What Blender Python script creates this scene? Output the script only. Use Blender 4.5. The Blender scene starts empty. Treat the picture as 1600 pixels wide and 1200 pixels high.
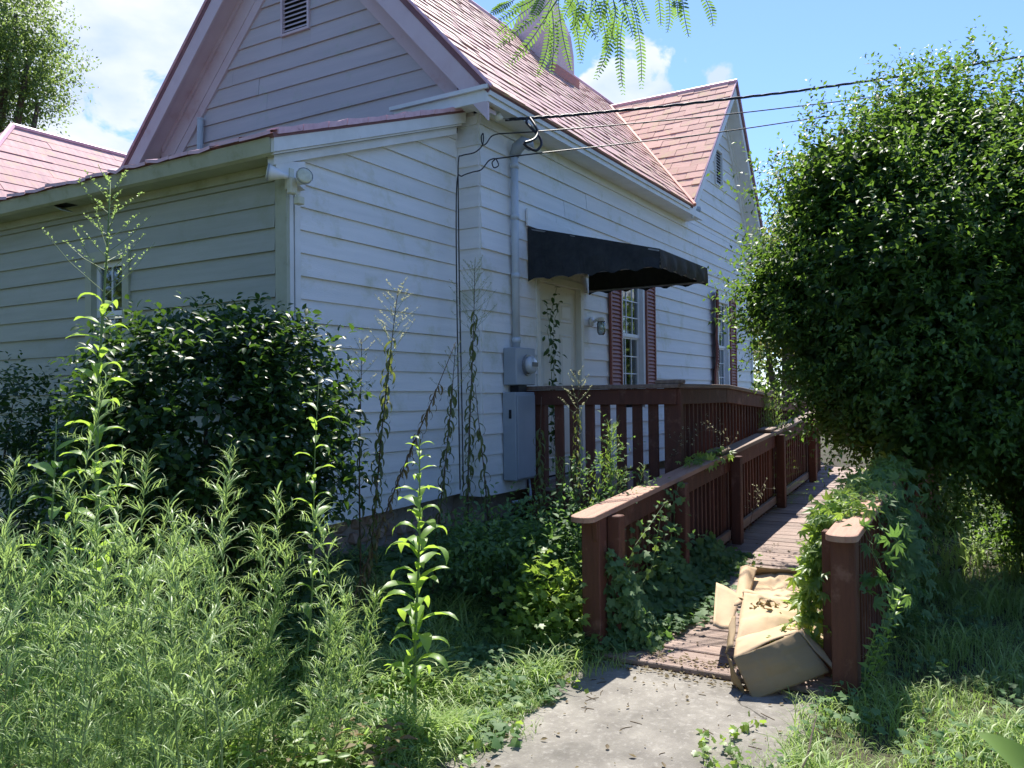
import bpy, bmesh, math, random
import numpy as np
from mathutils import Vector, Matrix
R = random.Random(7)
NR = np.random.RandomState(11)
PI = math.pi
SC = bpy.context.scene
COL = SC.collection

# ------------------------------------------------------------------ camera
EYE = Vector((0, 0, 1.65))
th, pt, rl = math.radians(30.95), math.radians(.87), math.radians(.64)
F0 = Vector((math.cos(th), math.sin(th), 0)); R0 = Vector((math.sin(th), -math.cos(th), 0)); U0 = Vector((0, 0, 1))
FW = F0 * math.cos(pt) + U0 * math.sin(pt); UP = U0 * math.cos(pt) - F0 * math.sin(pt)
RT = R0 * math.cos(rl) - UP * math.sin(rl); UP = UP * math.cos(rl) + R0 * math.sin(rl)
cam = bpy.data.cameras.new('camera'); cam.sensor_width = 36; cam.lens = 29.115; cam.clip_start = .05; cam.clip_end = 2000
cob = bpy.data.objects.new('camera', cam); COL.objects.link(cob)
m3 = Matrix((RT, UP, -FW)).transposed()
cob.matrix_world = Matrix.Translation(EYE) @ m3.to_4x4()
SC.camera = cob

# ------------------------------------------------------------------ light
SUN = Vector((.56, .27, 1)).normalized()          # towards the sun
el = math.asin(SUN.z); az = math.atan2(SUN.x, SUN.y)
w = bpy.data.worlds.new('World'); SC.world = w; w.use_nodes = True
nt = w.node_tree; N = nt.nodes; Lk = nt.links
for n in list(N): N.remove(n)
out = N.new('ShaderNodeOutputWorld'); bg = N.new('ShaderNodeBackground'); bg.inputs[1].default_value = .124
sky = N.new('ShaderNodeTexSky'); sky.sky_type = 'NISHITA'; sky.sun_disc = False
sky.sun_elevation = el; sky.sun_rotation = az; sky.air_density = 1.0; sky.dust_density = .2; sky.ozone_density = 5.0
tc = N.new('ShaderNodeTexCoord')
def wmath(op, a, b=None, c=None, clamp=False):
    n = N.new('ShaderNodeMath'); n.operation = op; n.use_clamp = clamp
    for i, v in enumerate((a, b, c)):
        if v is None: continue
        if isinstance(v, (int, float)): n.inputs[i].default_value = v
        else: Lk.new(v, n.inputs[i])
    return n.outputs[0]
mp = N.new('ShaderNodeMapping'); mp.inputs['Scale'].default_value = (1, 1, 1.9); Lk.new(tc.outputs['Generated'], mp.inputs[0])
nz = N.new('ShaderNodeTexNoise'); nz.inputs['Scale'].default_value = 7.0; nz.inputs['Detail'].default_value = 9; nz.inputs['Roughness'].default_value = .56
nz.inputs['Distortion'].default_value = .35
Lk.new(mp.outputs[0], nz.inputs['Vector'])
cl = wmath('MULTIPLY_ADD', nz.outputs['Fac'], 2.2, -1.42)
def dirof(px, py):
    d = FW + RT * ((px - 800) / 1294.) - UP * ((py - 600) / 1294.); return d.normalized()
BL = [(240, 20, .26, .66), (90, 60, .14, .3), (985, 140, .060, .72), (925, 128, .024, .5), (1122, 118, .018, .38), (-900, 100, .3, .4), (2600, -100, .28, .4)]
for px, py, rad, amp in BL:           # cloud banks round the sky, two of them in view
    d = dirof(px, py)
    vd = N.new('ShaderNodeVectorMath'); vd.operation = 'DISTANCE'; nv = N.new('ShaderNodeVectorMath'); nv.operation = 'NORMALIZE'
    Lk.new(tc.outputs['Generated'], nv.inputs[0]); Lk.new(nv.outputs[0], vd.inputs[0]); vd.inputs[1].default_value = d
    q = wmath('MULTIPLY', wmath('SUBTRACT', 1.0, wmath('DIVIDE', vd.outputs['Value'], rad * 1.5), clamp=True), amp)
    cl = wmath('ADD', cl, q)
fac = wmath('MULTIPLY', cl, 7.0, clamp=True)
rmp = N.new('ShaderNodeMapRange'); rmp.interpolation_type = 'SMOOTHSTEP'; Lk.new(fac, rmp.inputs[0]); rmp.inputs[4].default_value = .93
n2 = N.new('ShaderNodeTexNoise'); n2.inputs['Scale'].default_value = 8; n2.inputs['Detail'].default_value = 6; Lk.new(mp.outputs[0], n2.inputs['Vector'])
cr = N.new('ShaderNodeMix'); cr.data_type = 'RGBA'; Lk.new(wmath('MULTIPLY', wmath('SUBTRACT', n2.outputs['Fac'], .38), 4, clamp=True), cr.inputs[0])
cr.inputs[6].default_value = (2.7, 3.2, 4.2, 1); cr.inputs[7].default_value = (4.1, 4.2, 4.4, 1)
mx = N.new('ShaderNodeMix'); mx.data_type = 'RGBA'
Lk.new(rmp.outputs[0], mx.inputs[0]); tn = N.new('ShaderNodeMix'); tn.data_type = 'RGBA'; tn.blend_type = 'MULTIPLY'; tn.inputs[0].default_value = 1; tn.inputs[7].default_value = (.70, .75, .94, 1)
Lk.new(sky.outputs[0], tn.inputs[6]); Lk.new(tn.outputs[2], mx.inputs[6]); Lk.new(cr.outputs[2], mx.inputs[7])
Lk.new(mx.outputs[2], bg.inputs[0]); Lk.new(bg.outputs[0], out.inputs[0])
sl = bpy.data.lights.new('sun', 'SUN'); sl.energy = 4.6; sl.angle = math.radians(.53); sl.color = (1, .95, .86)
so = bpy.data.objects.new('sun', sl); COL.objects.link(so); so.rotation_euler = SUN.to_track_quat('Z', 'Y').to_euler(); so.location = (0, 0, 20)
SC.view_settings.view_transform = 'Standard'; SC.view_settings.look = 'None'; SC.view_settings.gamma = 1
SC.view_settings.use_curve_mapping = False; SC.view_settings.exposure = 1.12
SC.cycles.max_bounces = 8; SC.cycles.transparent_max_bounces = 12; SC.cycles.transmission_bounces = 4

# ------------------------------------------------------------------ materials
def nodes(name):
    m = bpy.data.materials.new(name); m.use_nodes = True; t = m.node_tree
    for n in list(t.nodes): t.nodes.remove(n)
    return m, t
def mat(name, c1, c2=None, scale=6., rough=.6, bump=0., bscale=40., stretch=(1, 1, 1), c3=None, s3=2.5, t3=.58, obj_var=0., spec=.4, metallic=0., detail=6, w3=.12, sharp=1.):
    m, t = nodes(name); n = t.nodes; l = t.links
    o = n.new('ShaderNodeOutputMaterial'); b = n.new('ShaderNodeBsdfPrincipled'); l.new(b.outputs[0], o.inputs[0])
    b.inputs['Roughness'].default_value = rough; b.inputs['Metallic'].default_value = metallic
    b.inputs['Specular IOR Level'].default_value = spec
    g = n.new('ShaderNodeNewGeometry'); mpp = n.new('ShaderNodeMapping'); mpp.inputs['Scale'].default_value = stretch
    l.new(g.outputs['Position'], mpp.inputs[0])
    col = None
    if c2:
        a = n.new('ShaderNodeTexNoise'); a.inputs['Scale'].default_value = scale; a.inputs['Detail'].default_value = detail; a.inputs['Roughness'].default_value = .62
        l.new(mpp.outputs[0], a.inputs['Vector'])
        r = n.new('ShaderNodeMapRange'); r.inputs[1].default_value = .5 - .2 / sharp; r.inputs[2].default_value = .5 + .2 / sharp; l.new(a.outputs['Fac'], r.inputs[0])
        x = n.new('ShaderNodeMix'); x.data_type = 'RGBA'; l.new(r.outputs[0], x.inputs[0])
        x.inputs[6].default_value = (*c1, 1); x.inputs[7].default_value = (*c2, 1); col = x.outputs[2]
    if c3:
        a = n.new('ShaderNodeTexNoise'); a.inputs['Scale'].default_value = s3; a.inputs['Detail'].default_value = 8; a.inputs['Roughness'].default_value = .7
        l.new(g.outputs['Position'], a.inputs['Vector'])
        r = n.new('ShaderNodeMapRange'); r.inputs[1].default_value = t3; r.inputs[2].default_value = t3 + w3; l.new(a.outputs['Fac'], r.inputs[0])
        x = n.new('ShaderNodeMix'); x.data_type = 'RGBA'; l.new(r.outputs[0], x.inputs[0])
        if col: l.new(col, x.inputs[6])
        else: x.inputs[6].default_value = (*c1, 1)
        x.inputs[7].default_value = (*c3, 1); col = x.outputs[2]
    if obj_var:
        oi = n.new('ShaderNodeObjectInfo'); r = n.new('ShaderNodeMapRange'); l.new(oi.outputs['Random'], r.inputs[0])
        r.inputs[3].default_value = 1 - obj_var; r.inputs[4].default_value = 1 + obj_var * .6
        hs = n.new('ShaderNodeHueSaturation'); l.new(r.outputs[0], hs.inputs['Value'])
        if col: l.new(col, hs.inputs['Color'])
        else: hs.inputs['Color'].default_value = (*c1, 1)
        col = hs.outputs[0]
    if col: l.new(col, b.inputs['Base Color'])
    else: b.inputs['Base Color'].default_value = (*c1, 1)
    if bump:
        a = n.new('ShaderNodeTexNoise'); a.inputs['Scale'].default_value = bscale; a.inputs['Detail'].default_value = 5
        l.new(mpp.outputs[0], a.inputs['Vector'])
        bp = n.new('ShaderNodeBump'); bp.inputs['Strength'].default_value = 1; bp.inputs['Distance'].default_value = bump
        l.new(a.outputs['Fac'], bp.inputs['Height']); l.new(bp.outputs[0], b.inputs['Normal'])
    return m
def leafmat(name, ca, cb, tr, rough=.45, trw=.4, spec=.5):
    m, t = nodes(name); n = t.nodes; l = t.links
    o = n.new('ShaderNodeOutputMaterial'); b = n.new('ShaderNodeBsdfPrincipled'); b.inputs['Roughness'].default_value = rough
    b.inputs['Specular IOR Level'].default_value = spec
    at = n.new('ShaderNodeAttribute'); at.attribute_name = 'rnd'
    x = n.new('ShaderNodeMix'); x.data_type = 'RGBA'; l.new(at.outputs['Fac'], x.inputs[0]); x.inputs[6].default_value = (*ca, 1); x.inputs[7].default_value = (*cb, 1)
    l.new(x.outputs[2], b.inputs['Base Color'])
    tl = n.new('ShaderNodeBsdfTranslucent'); y = n.new('ShaderNodeMix'); y.data_type = 'RGBA'; y.blend_type = 'MULTIPLY'; y.inputs[0].default_value = .35
    y.inputs[6].default_value = (*tr, 1); l.new(x.outputs[2], y.inputs[7]); tl.inputs[0].default_value = (*tr, 1)
    ms = n.new('ShaderNodeMixShader'); ms.inputs[0].default_value = trw
    l.new(b.outputs[0], ms.inputs[1]); l.new(tl.outputs[0], ms.inputs[2]); l.new(ms.outputs[0], o.inputs[0])
    return m
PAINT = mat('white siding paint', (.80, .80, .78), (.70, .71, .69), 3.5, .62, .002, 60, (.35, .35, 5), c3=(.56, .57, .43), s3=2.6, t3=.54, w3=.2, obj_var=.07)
PAINTL = mat('shade darkened mildewed siding paint', (.43, .45, .395), (.35, .37, .31), 3, .7, .0012, 60, (.35, .35, 5), c3=(.34, .36, .27), s3=2.2, t3=.56, w3=.16, obj_var=.04)  # the wing wall's shade is put into this darker base; mildew patches on top
PAINTG = mat('grey pink gable siding paint', (.56, .50, .49), (.49, .44, .44), 3, .65, .001, 50, (.35, .35, 5), c3=(.42, .45, .36), s3=2.6, t3=.58, w3=.16, obj_var=.05)  # darker and pinker than the front siding paint
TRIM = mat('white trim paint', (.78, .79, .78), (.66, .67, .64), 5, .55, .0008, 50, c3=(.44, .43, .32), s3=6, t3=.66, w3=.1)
TRIML = mat('dark olive trim paint', (.46, .48, .37), (.36, .38, .27), 4, .65, .001, 50, c3=(.31, .32, .2), s3=4, t3=.55, w3=.14)  # darker and greener than the white trim paint
TRIMP = mat('trim paint with pink bounce light', (.66, .55, .56), (.60, .47, .48), 3, .6, .0008, 40, c3=(.55, .38, .37), s3=3, t3=.6)  # white trim with the pink bounce off the low roof put into its colour
ROOF = mat('faded red metal shingles', (.66, .40, .345), (.50, .30, .275), 7, .5, .003, 30, (1, 1, 1), c3=(.60, .47, .31), s3=5.5, t3=.50, w3=.12, obj_var=.16, spec=.3)
ROOFC = mat('sun bleached red metal shingles', (.72, .45, .355), (.62, .37, .31), 6, .8, .003, 25, c3=(.66, .48, .30), s3=6, t3=.5, w3=.16, obj_var=.09, spec=.1)
ROOFW = mat('streaked red metal panels', (.68, .42, .39), (.42, .29, .30), 3.2, .8, .002, 30, (4.5, 1, .8), c3=(.55, .40, .30), s3=4, t3=.52, obj_var=.08, spec=.1)
ROOFU = mat('dark red roof base', (.26, .13, .13), (.18, .09, .10), 6, .8)
EDGE = mat('pink roof edge metal', (.78, .52, .58), (.64, .38, .44), 14, .5, .002, 30, c3=(.24, .12, .15), s3=22, t3=.64, w3=.06)
BRICKP = mat('pink painted brick', (.84, .62, .58), (.74, .53, .50), 6, .8, .01, 22, c3=(.22, .15, .16), s3=15, t3=.64, w3=.05)
FLASH = mat('rusty flashing', (.62, .25, .16), (.45, .2, .18), 9, .7)
DARK = mat('dark void', (.012, .014, .014), rough=.9)
CANV = mat('faded black canvas', (.014, .018, .021), (.032, .036, .038), 12, .85, .002, 30, c3=(.06, .058, .052), s3=9, t3=.68, w3=.05)
CANVF = mat('weathered canvas valance', (.05, .045, .04), (.09, .08, .072), 9, .9, .003, 30, c3=(.25, .23, .2), s3=10, t3=.66, w3=.06)
REDW = mat('dark red stained wood', (.145, .050, .030), (.088, .032, .020), 3.5, .68, .003, 60, (6, 6, .8), c3=(.21, .10, .07), s3=6, t3=.57, obj_var=.25)
REDC = mat('worn red stained cap', (.48, .28, .19), (.36, .185, .13), 4, .62, .003, 70, (.6, 8, 3), c3=(.36, .27, .2), s3=9, t3=.60, w3=.1, obj_var=.12)
GRYC = mat('weathered grey wood', (.30, .23, .185), (.17, .115, .09), 4, .75, .004, 60, (.6, 8, 3), obj_var=.15)
DECK = mat('weathered red deck boards', (.36, .265, .22), (.20, .135, .11), 5, .72, .004, 55, (9, .7, 3), c3=(.33, .26, .21), s3=5, t3=.56, w3=.15, obj_var=.22)
REDSH = mat('brick red shutter plastic', (.30, .100, .072), (.24, .08, .058), 5, .5, obj_var=.04)
CONC = mat('stained concrete', (.27, .25, .215), (.165, .15, .13), 5.5, .9, .003, 110, c3=(.33, .31, .275), s3=34, t3=.53, w3=.16, detail=14)
def cracks(m):
    t = m.node_tree; n = t.nodes; l = t.links; b = [x for x in n if x.type == 'BSDF_PRINCIPLED'][0]; src = b.inputs['Base Color'].links[0].from_socket
    g = n.new('ShaderNodeNewGeometry'); nn = n.new('ShaderNodeTexNoise'); nn.inputs['Scale'].default_value = 3; nn.inputs['Detail'].default_value = 8; l.new(g.outputs['Position'], nn.inputs['Vector'])
    vm = n.new('ShaderNodeVectorMath'); vm.operation = 'MULTIPLY_ADD'; l.new(nn.outputs['Color'], vm.inputs[0]); vm.inputs[1].default_value = (.5, .5, 0); l.new(g.outputs['Position'], vm.inputs[2])
    v = n.new('ShaderNodeTexVoronoi'); v.feature = 'DISTANCE_TO_EDGE'; v.inputs['Scale'].default_value = .42; l.new(vm.outputs[0], v.inputs['Vector'])
    mr = n.new('ShaderNodeMapRange'); mr.inputs[1].default_value = .0006; mr.inputs[2].default_value = .003; l.new(v.outputs['Distance'], mr.inputs[0])
    n3 = n.new('ShaderNodeTexNoise'); n3.inputs['Scale'].default_value = 1.3; n3.inputs['Detail'].default_value = 7; n3.inputs['Roughness'].default_value = .7; l.new(g.outputs['Position'], n3.inputs['Vector'])
    m3 = n.new('ShaderNodeMapRange'); m3.inputs[1].default_value = .35; m3.inputs[2].default_value = .6; m3.inputs[3].default_value = .62; m3.inputs[4].default_value = 1.08; l.new(n3.outputs['Fac'], m3.inputs[0])
    x = n.new('ShaderNodeMix'); x.data_type = 'RGBA'; l.new(mr.outputs[0], x.inputs[0]); x.inputs[6].default_value = (.05, .045, .035, 1); l.new(src, x.inputs[7])
    h = n.new('ShaderNodeHueSaturation'); l.new(m3.outputs[0], h.inputs['Value']); l.new(x.outputs[2], h.inputs['Color']); l.new(h.outputs[0], b.inputs['Base Color'])
cracks(CONC)
SOIL = mat('leaf littered soil', (.06, .045, .03), (.035, .03, .018), 9, .95, .02, 18, c3=(.05, .07, .025), s3=4, t3=.5)
STONE = mat('rubble fieldstone', (.52, .36, .28), (.36, .26, .20), 6, .85, .008, 25, c3=(.20, .19, .17), s3=8, t3=.56, obj_var=.3)
MORT = mat('crumbling mortar', (.40, .35, .30), (.28, .24, .2), 14, .95, .01, 40)
GREY = mat('galvanized grey enamel', (.33, .37, .41), (.28, .32, .36), 5, .45, c3=(.3, .26, .2), s3=14, t3=.7, spec=.5)
PIPE = mat('painted conduit', (.52, .57, .60), (.44, .49, .52), 5, .5, c3=(.3, .3, .28), s3=8, t3=.64)
BLACK = mat('black cable', (.015, .015, .017), rough=.5)
ALUM = mat('dull aluminium', (.35, .35, .35), (.2, .2, .2), 20, .45, metallic=.6)
OFFW = mat('yellowed white plastic', (.66, .65, .52), (.58, .57, .43), 8, .45)
WHITEM = mat('white enamel', (.75, .77, .78), rough=.4)
LENS = mat('ribbed lamp glass', (.62, .62, .45), (.48, .48, .33), 30, .12, .002, 60, spec=.8)
DOOR = mat('cream painted door', (.74, .74, .67), (.66, .66, .58), 4, .5, c3=(.36, .36, .28), s3=5, t3=.62)
CURT = mat('grey window curtain', (.22, .22, .28), (.16, .16, .21), 3, .8, .01, 12, (12, 12, .4))
CARD = mat('cardboard toned as sunlit', (.58, .42, .255), (.50, .35, .21), 3, .8, .002, 30, c3=(.42, .28, .16), s3=4, t3=.6)  # paler copy of the cardboard, sunlight put into its colour
CARDI = mat('cardboard toned as shaded', (.30, .215, .12), (.24, .17, .095), 3, .8, .002, 25, c3=(.24, .16, .09), s3=3.5, t3=.6)  # darker copy of the same cardboard, shade put into its colour
BARK = mat('grey brown bark', (.12, .095, .07), (.07, .055, .04), 18, .9, .01, 40, (3, 3, .6))
STEMG = mat('green weed stem', (.16, .24, .08), (.12, .18, .06), 10, .6)
STEMB = mat('dead brown stem', (.10, .07, .045), (.06, .04, .028), 14, .8)
def glassmat():
    m, t = nodes('window glass'); n = t.nodes; l = t.links
    o = n.new('ShaderNodeOutputMaterial'); g = n.new('ShaderNodeBsdfGlossy'); g.inputs['Roughness'].default_value = .03; g.inputs[0].default_value = (.9, .95, .95, 1)
    tr = n.new('ShaderNodeBsdfTransparent'); tr.inputs[0].default_value = (.62, .68, .68, 1)
    fr = n.new('ShaderNodeFresnel'); fr.inputs[0].default_value = 1.5
    ad = n.new('ShaderNodeMath'); ad.operation = 'MULTIPLY_ADD'; ad.inputs[1].default_value = 1.2; ad.inputs[2].default_value = .07; l.new(fr.outputs[0], ad.inputs[0])
    x = n.new('ShaderNodeMixShader'); l.new(ad.outputs[0], x.inputs[0]); l.new(tr.outputs[0], x.inputs[1]); l.new(g.outputs[0], x.inputs[2]); l.new(x.outputs[0], o.inputs[0]); return m
GLASS = glassmat()
LHOLLY = leafmat('dark glossy shrub leaves', (.020, .050, .016), (.040, .088, .022), (.13, .26, .03), .42, .26, .38)
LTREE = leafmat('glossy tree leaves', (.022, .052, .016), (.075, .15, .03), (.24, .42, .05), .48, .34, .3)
LFAR = leafmat('distant tree leaves', (.05, .10, .03), (.10, .16, .04), (.32, .45, .10), .5, .42)
LYEL = leafmat('yellow green tree leaves', (.11, .13, .04), (.16, .12, .05), (.45, .42, .12), .5, .42)
LWEED = leafmat('bright weed leaves', (.14, .24, .06), (.20, .32, .08), (.46, .68, .08), .42, .5)
LFINE = leafmat('fine grey green weed leaves', (.20, .31, .12), (.33, .44, .17), (.47, .65, .18), .45, .38)
LIVY = leafmat('ivy leaves', (.07, .14, .055), (.13, .22, .09), (.24, .44, .08), .62, .36, .3)
LCREEP = leafmat('young creeper leaves', (.12, .21, .06), (.20, .30, .07), (.42, .60, .08), .42, .45)
LGRASS = leafmat('grass blades', (.14, .25, .06), (.33, .41, .14), (.46, .66, .15), .5, .4)
LMIM = leafmat('mimosa leaflets', (.07, .15, .04), (.11, .20, .06), (.28, .48, .08), .5, .5)
LDEAD = leafmat('withered leaves', (.13, .09, .045), (.20, .16, .07), (.25, .18, .06), .7, .3)
LOLIVE = leafmat('half dried leaves', (.06, .075, .03), (.12, .14, .05), (.24, .30, .06), .6, .35)
LFLOW = leafmat('pale seed fluff', (.34, .36, .20), (.45, .46, .30), (.5, .5, .3), .7, .4)

# ------------------------------------------------------------------ helpers
W = {}
def wl(p): return W[p] if p else Vector((0, 0, 0))
def empty(name, label, cat, loc, group=None):
    o = bpy.data.objects.new(name, None); COL.objects.link(o); o.location = loc; W[o] = Vector(loc); o.empty_display_size = .1
    o['label'] = label; o['category'] = cat
    if group: o['group'] = group
    return o
def tag(o, label, cat, group=None, kind=None):
    if label: o['label'] = label
    if cat: o['category'] = cat
    if group: o['group'] = group
    if kind: o['kind'] = kind
    return o
def add(name, V, Fc, m, parent=None, smooth=False, origin=None, recalc=True):
    """mesh object from world-space vertices; origin at its centre; child location relative to its parent"""
    V = [Vector(v) for v in V]
    c = Vector(origin) if origin is not None else sum(V, Vector()) / len(V)
    me = bpy.data.meshes.new(name); me.from_pydata([v - c for v in V], [], Fc)
    if recalc:
        bm = bmesh.new(); bm.from_mesh(me); bmesh.ops.recalc_face_normals(bm, faces=bm.faces); bm.to_mesh(me); bm.free()
    if smooth: me.polygons.foreach_set('use_smooth', [True] * len(me.polygons))
    me.materials.append(m); me.update()
    o = bpy.data.objects.new(name, me); COL.objects.link(o); o.parent = parent; o.location = c - wl(parent); W[o] = c
    return o
class B:
    def __init__(s): s.v = []; s.f = []
    def quadbox(s, P):            # 8 points, bottom ring then top ring
        k = len(s.v); s.v += [Vector(p) for p in P]
        s.f += [tuple(k + i for i in q) for q in ((0, 3, 2, 1), (4, 5, 6, 7), (0, 1, 5, 4), (1, 2, 6, 5), (2, 3, 7, 6), (3, 0, 4, 7))]
    def box(s, x0, x1, y0, y1, z0, z1):
        s.quadbox([(x0, y0, z0), (x1, y0, z0), (x1, y1, z0), (x0, y1, z0), (x0, y0, z1), (x1, y0, z1), (x1, y1, z1), (x0, y1, z1)])
    def tube(s, pts, r, n=6, cap=True):
        pts = [Vector(p) for p in pts]
        if isinstance(r, (int, float)): r = [r] * len(pts)
        k0 = len(s.v); ref = Vector((.31, .2, .93))
        for i, p in enumerate(pts):
            d = (pts[min(i + 1, len(pts) - 1)] - pts[max(i - 1, 0)]).normalized()
            a = d.cross(ref)
            if a.length < .05: a = d.cross(Vector((1, 0, 0)))
            a.normalize(); b = d.cross(a)
            for j in range(n): s.v.append(p + (a * math.cos(2 * PI * j / n) + b * math.sin(2 * PI * j / n)) * r[i])
        for i in range(len(pts) - 1):
            for j in range(n):
                q = k0 + i * n; s.f.append((q + j, q + (j + 1) % n, q + n + (j + 1) % n, q + n + j))
        if cap and n > 2: s.f.append(tuple(range(k0, k0 + n))[::-1]); s.f.append(tuple(range(len(s.v) - n, len(s.v))))
    def build(s, name, m, parent=None, smooth=False, origin=None): return add(name, s.v, s.f, m, parent, smooth, origin)
class Fr:                          # a wall's own frame: a along it, z up, n outwards
    def __init__(s, kind, c): s.k = kind; s.c = c
    def __call__(s, a, z, n): return Vector((s.c - n, a, z)) if s.k == 'X' else Vector((a, s.c - n, z))
def prism(fr, poly, n0, n1, name, m, parent, bd=None):
    b = bd or B(); k = len(b.v); L = len(poly)
    b.v += [fr(a, z, n0) for a, z in poly] + [fr(a, z, n1) for a, z in poly]
    b.f += [tuple(k + i for i in range(L))[::-1], tuple(k + L + i for i in range(L))] + [(k + i, k + (i + 1) % L, k + L + (i + 1) % L, k + L + i) for i in range(L)]
    return b if bd else b.build(name, m, parent)
def rect(a0, a1, z0, z1): return [(a0, z0), (a1, z0), (a1, z1), (a0, z1)]
def clip(poly, conv):              # Sutherland-Hodgman, conv counter-clockwise
    for i in range(len(conv)):
        if not poly: return []
        (x1, y1), (x2, y2) = conv[i], conv[(i + 1) % len(conv)]
        f = lambda p: (x2 - x1) * (p[1] - y1) - (y2 - y1) * (p[0] - x1)
        res = []
        for j in range(len(poly)):
            p, q = poly[j], poly[(j + 1) % len(poly)]; fp, fq = f(p), f(q)
            if fp >= -1e-9: res.append(p)
            if (fp > 1e-9 and fq < -1e-9) or (fp < -1e-9 and fq > 1e-9):
                t = fp / (fp - fq); res.append((p[0] + (q[0] - p[0]) * t, p[1] + (q[1] - p[1]) * t))
        poly = res
    return poly
def area(p): return abs(sum(p[i][0] * p[(i + 1) % len(p)][1] - p[(i + 1) % len(p)][0] * p[i][1] for i in range(len(p)))) / 2
def siding(fr, region, holes, e, zs, m, parent, blen=3.2, seed=1, nb=.024, nt=.007):
    rr = random.Random(seed); zmin = min(z for a, z in region); zmax = max(z for a, z in region); a0 = min(a for a, z in region); a1 = max(a for a, z in region)
    z = zs
    while z < zmax - 1e-3:
        z0, z1 = z, z + e; z += e
        if z1 < zmin + .005: continue
        segs = [(a0, a1, z0, z1)]
        for (h0, h1, g0, g1) in holes:
            ns = []
            for (s0, s1, y0, y1) in segs:
                if h1 <= s0 or h0 >= s1 or g1 <= y0 + .004 or g0 >= y1 - .004: ns.append((s0, s1, y0, y1)); continue
                if h0 > s0: ns.append((s0, h0, y0, y1))
                if h1 < s1: ns.append((h1, s1, y0, y1))
                c0, c1 = max(s0, h0), min(s1, h1)
                if g0 > y0 + .01: ns.append((c0, c1, y0, g0))
                if g1 < y1 - .01: ns.append((c0, c1, g1, y1))
            segs = ns
        fin = []
        for (s0, s1, y0, y1) in segs:
            c = s0
            while s1 - c > blen * 1.25:
                d = rr.uniform(blen * .55, blen); fin.append((c, c + d - .002, y0, y1)); c += d
            fin.append((c, s1, y0, y1))
        for (s0, s1, y0, y1) in fin:
            sag = rr.uniform(-.0025, .0025); dn = rr.uniform(-.002, .003)
            p = clip(rect(s0, s1, y0, y1), region)
            if len(p) < 3 or area(p) < .0015: continue
            b = B(); L = len(p); k = 0
            nn = lambda zz: nb + dn + (nt - nb) * (zz - z0) / e
            b.v += [fr(a, zz, -.012) for a, zz in p] + [fr(a, zz + sag * (1 if zz > z0 + .01 else .4), nn(zz)) for a, zz in p]
            b.f += [tuple(range(L))[::-1], tuple(range(L, 2 * L))] + [(i, (i + 1) % L, L + (i + 1) % L, L + i) for i in range(L)]
            b.build('siding_board', m, parent)
def shingles(origin, ud, sd, region, course, width, m, parent, seed, jit=.012, prefer=None, limit=100000, stuffname='shingle_field', thick=.014, tilt=.012):
    rr = random.Random(seed); nd = Vector(ud).cross(Vector(sd)).normalized()
    if nd.z < 0: nd = -nd
    ud, sd, origin = Vector(ud), Vector(sd), Vector(origin)
    u0 = min(p[0] for p in region); u1 = max(p[0] for p in region); s0 = min(p[1] for p in region); s1 = max(p[1] for p in region)
    pcs = []; s = s0; row = 0
    while s < s1 - .01:
        u = u0 - (row % 2) * width * .5 - rr.uniform(0, width * .1)
        while u < u1:
            wd = width * rr.uniform(.94, 1.06); p = clip(rect(u + .003, u + wd - .003, s, s + course - .002), region); u += wd
            if len(p) >= 3 and area(p) > .0012: pcs.append((p, s))
        s += course; row += 1
    if prefer: pcs.sort(key=lambda q: prefer(q[0][0][0], q[1]))
    st = B()
    for i, (p, s) in enumerate(pcs):
        b = B() if i < limit else st; L = len(p); k = len(b.v); j1 = rr.uniform(-.004, .006); j2 = rr.uniform(-jit, jit) * .3
        um = sum(q[0] for q in p) / L
        b.v += [origin + ud * a + sd * q + nd * .0 for a, q in p]
        b.v += [origin + ud * a + sd * (q - .006) + nd * (thick + tilt * (1 - (q - s) / course) + j1 + j2 * (a - um) / width) for a, q in p]
        b.f += [tuple(k + q for q in range(L))[::-1], tuple(k + L + q for q in range(L))] + [(k + q, k + (q + 1) % L, k + L + (q + 1) % L, k + L + q) for q in range(L)]
        if i < limit: b.build('shingle', m, parent)
    if st.v: tag(st.build(stuffname, m, parent), None, None, kind='stuff')
_bc = {}
def bar(name, c, dims, m, parent, rot=None, bev=.004):
    """bevelled timber piece; equal pieces share one mesh"""
    key = (tuple(round(d, 4) for d in dims), m.name, bev)
    if key not in _bc:
        bm = bmesh.new(); bmesh.ops.create_cube(bm, size=1)
        bmesh.ops.scale(bm, vec=dims, verts=bm.verts)
        if bev: bmesh.ops.bevel(bm, geom=list(bm.edges), offset=min(bev, min(dims) * .2), segments=1, affect='EDGES')
        me = bpy.data.meshes.new(name); bm.to_mesh(me); bm.free(); me.materials.append(m); _bc[key] = me
    o = bpy.data.objects.new(name, _bc[key]); COL.objects.link(o); o.parent = parent; c = Vector(c); o.location = c - wl(parent); W[o] = c
    if rot is not None: o.rotation_euler = rot
    return o

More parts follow.
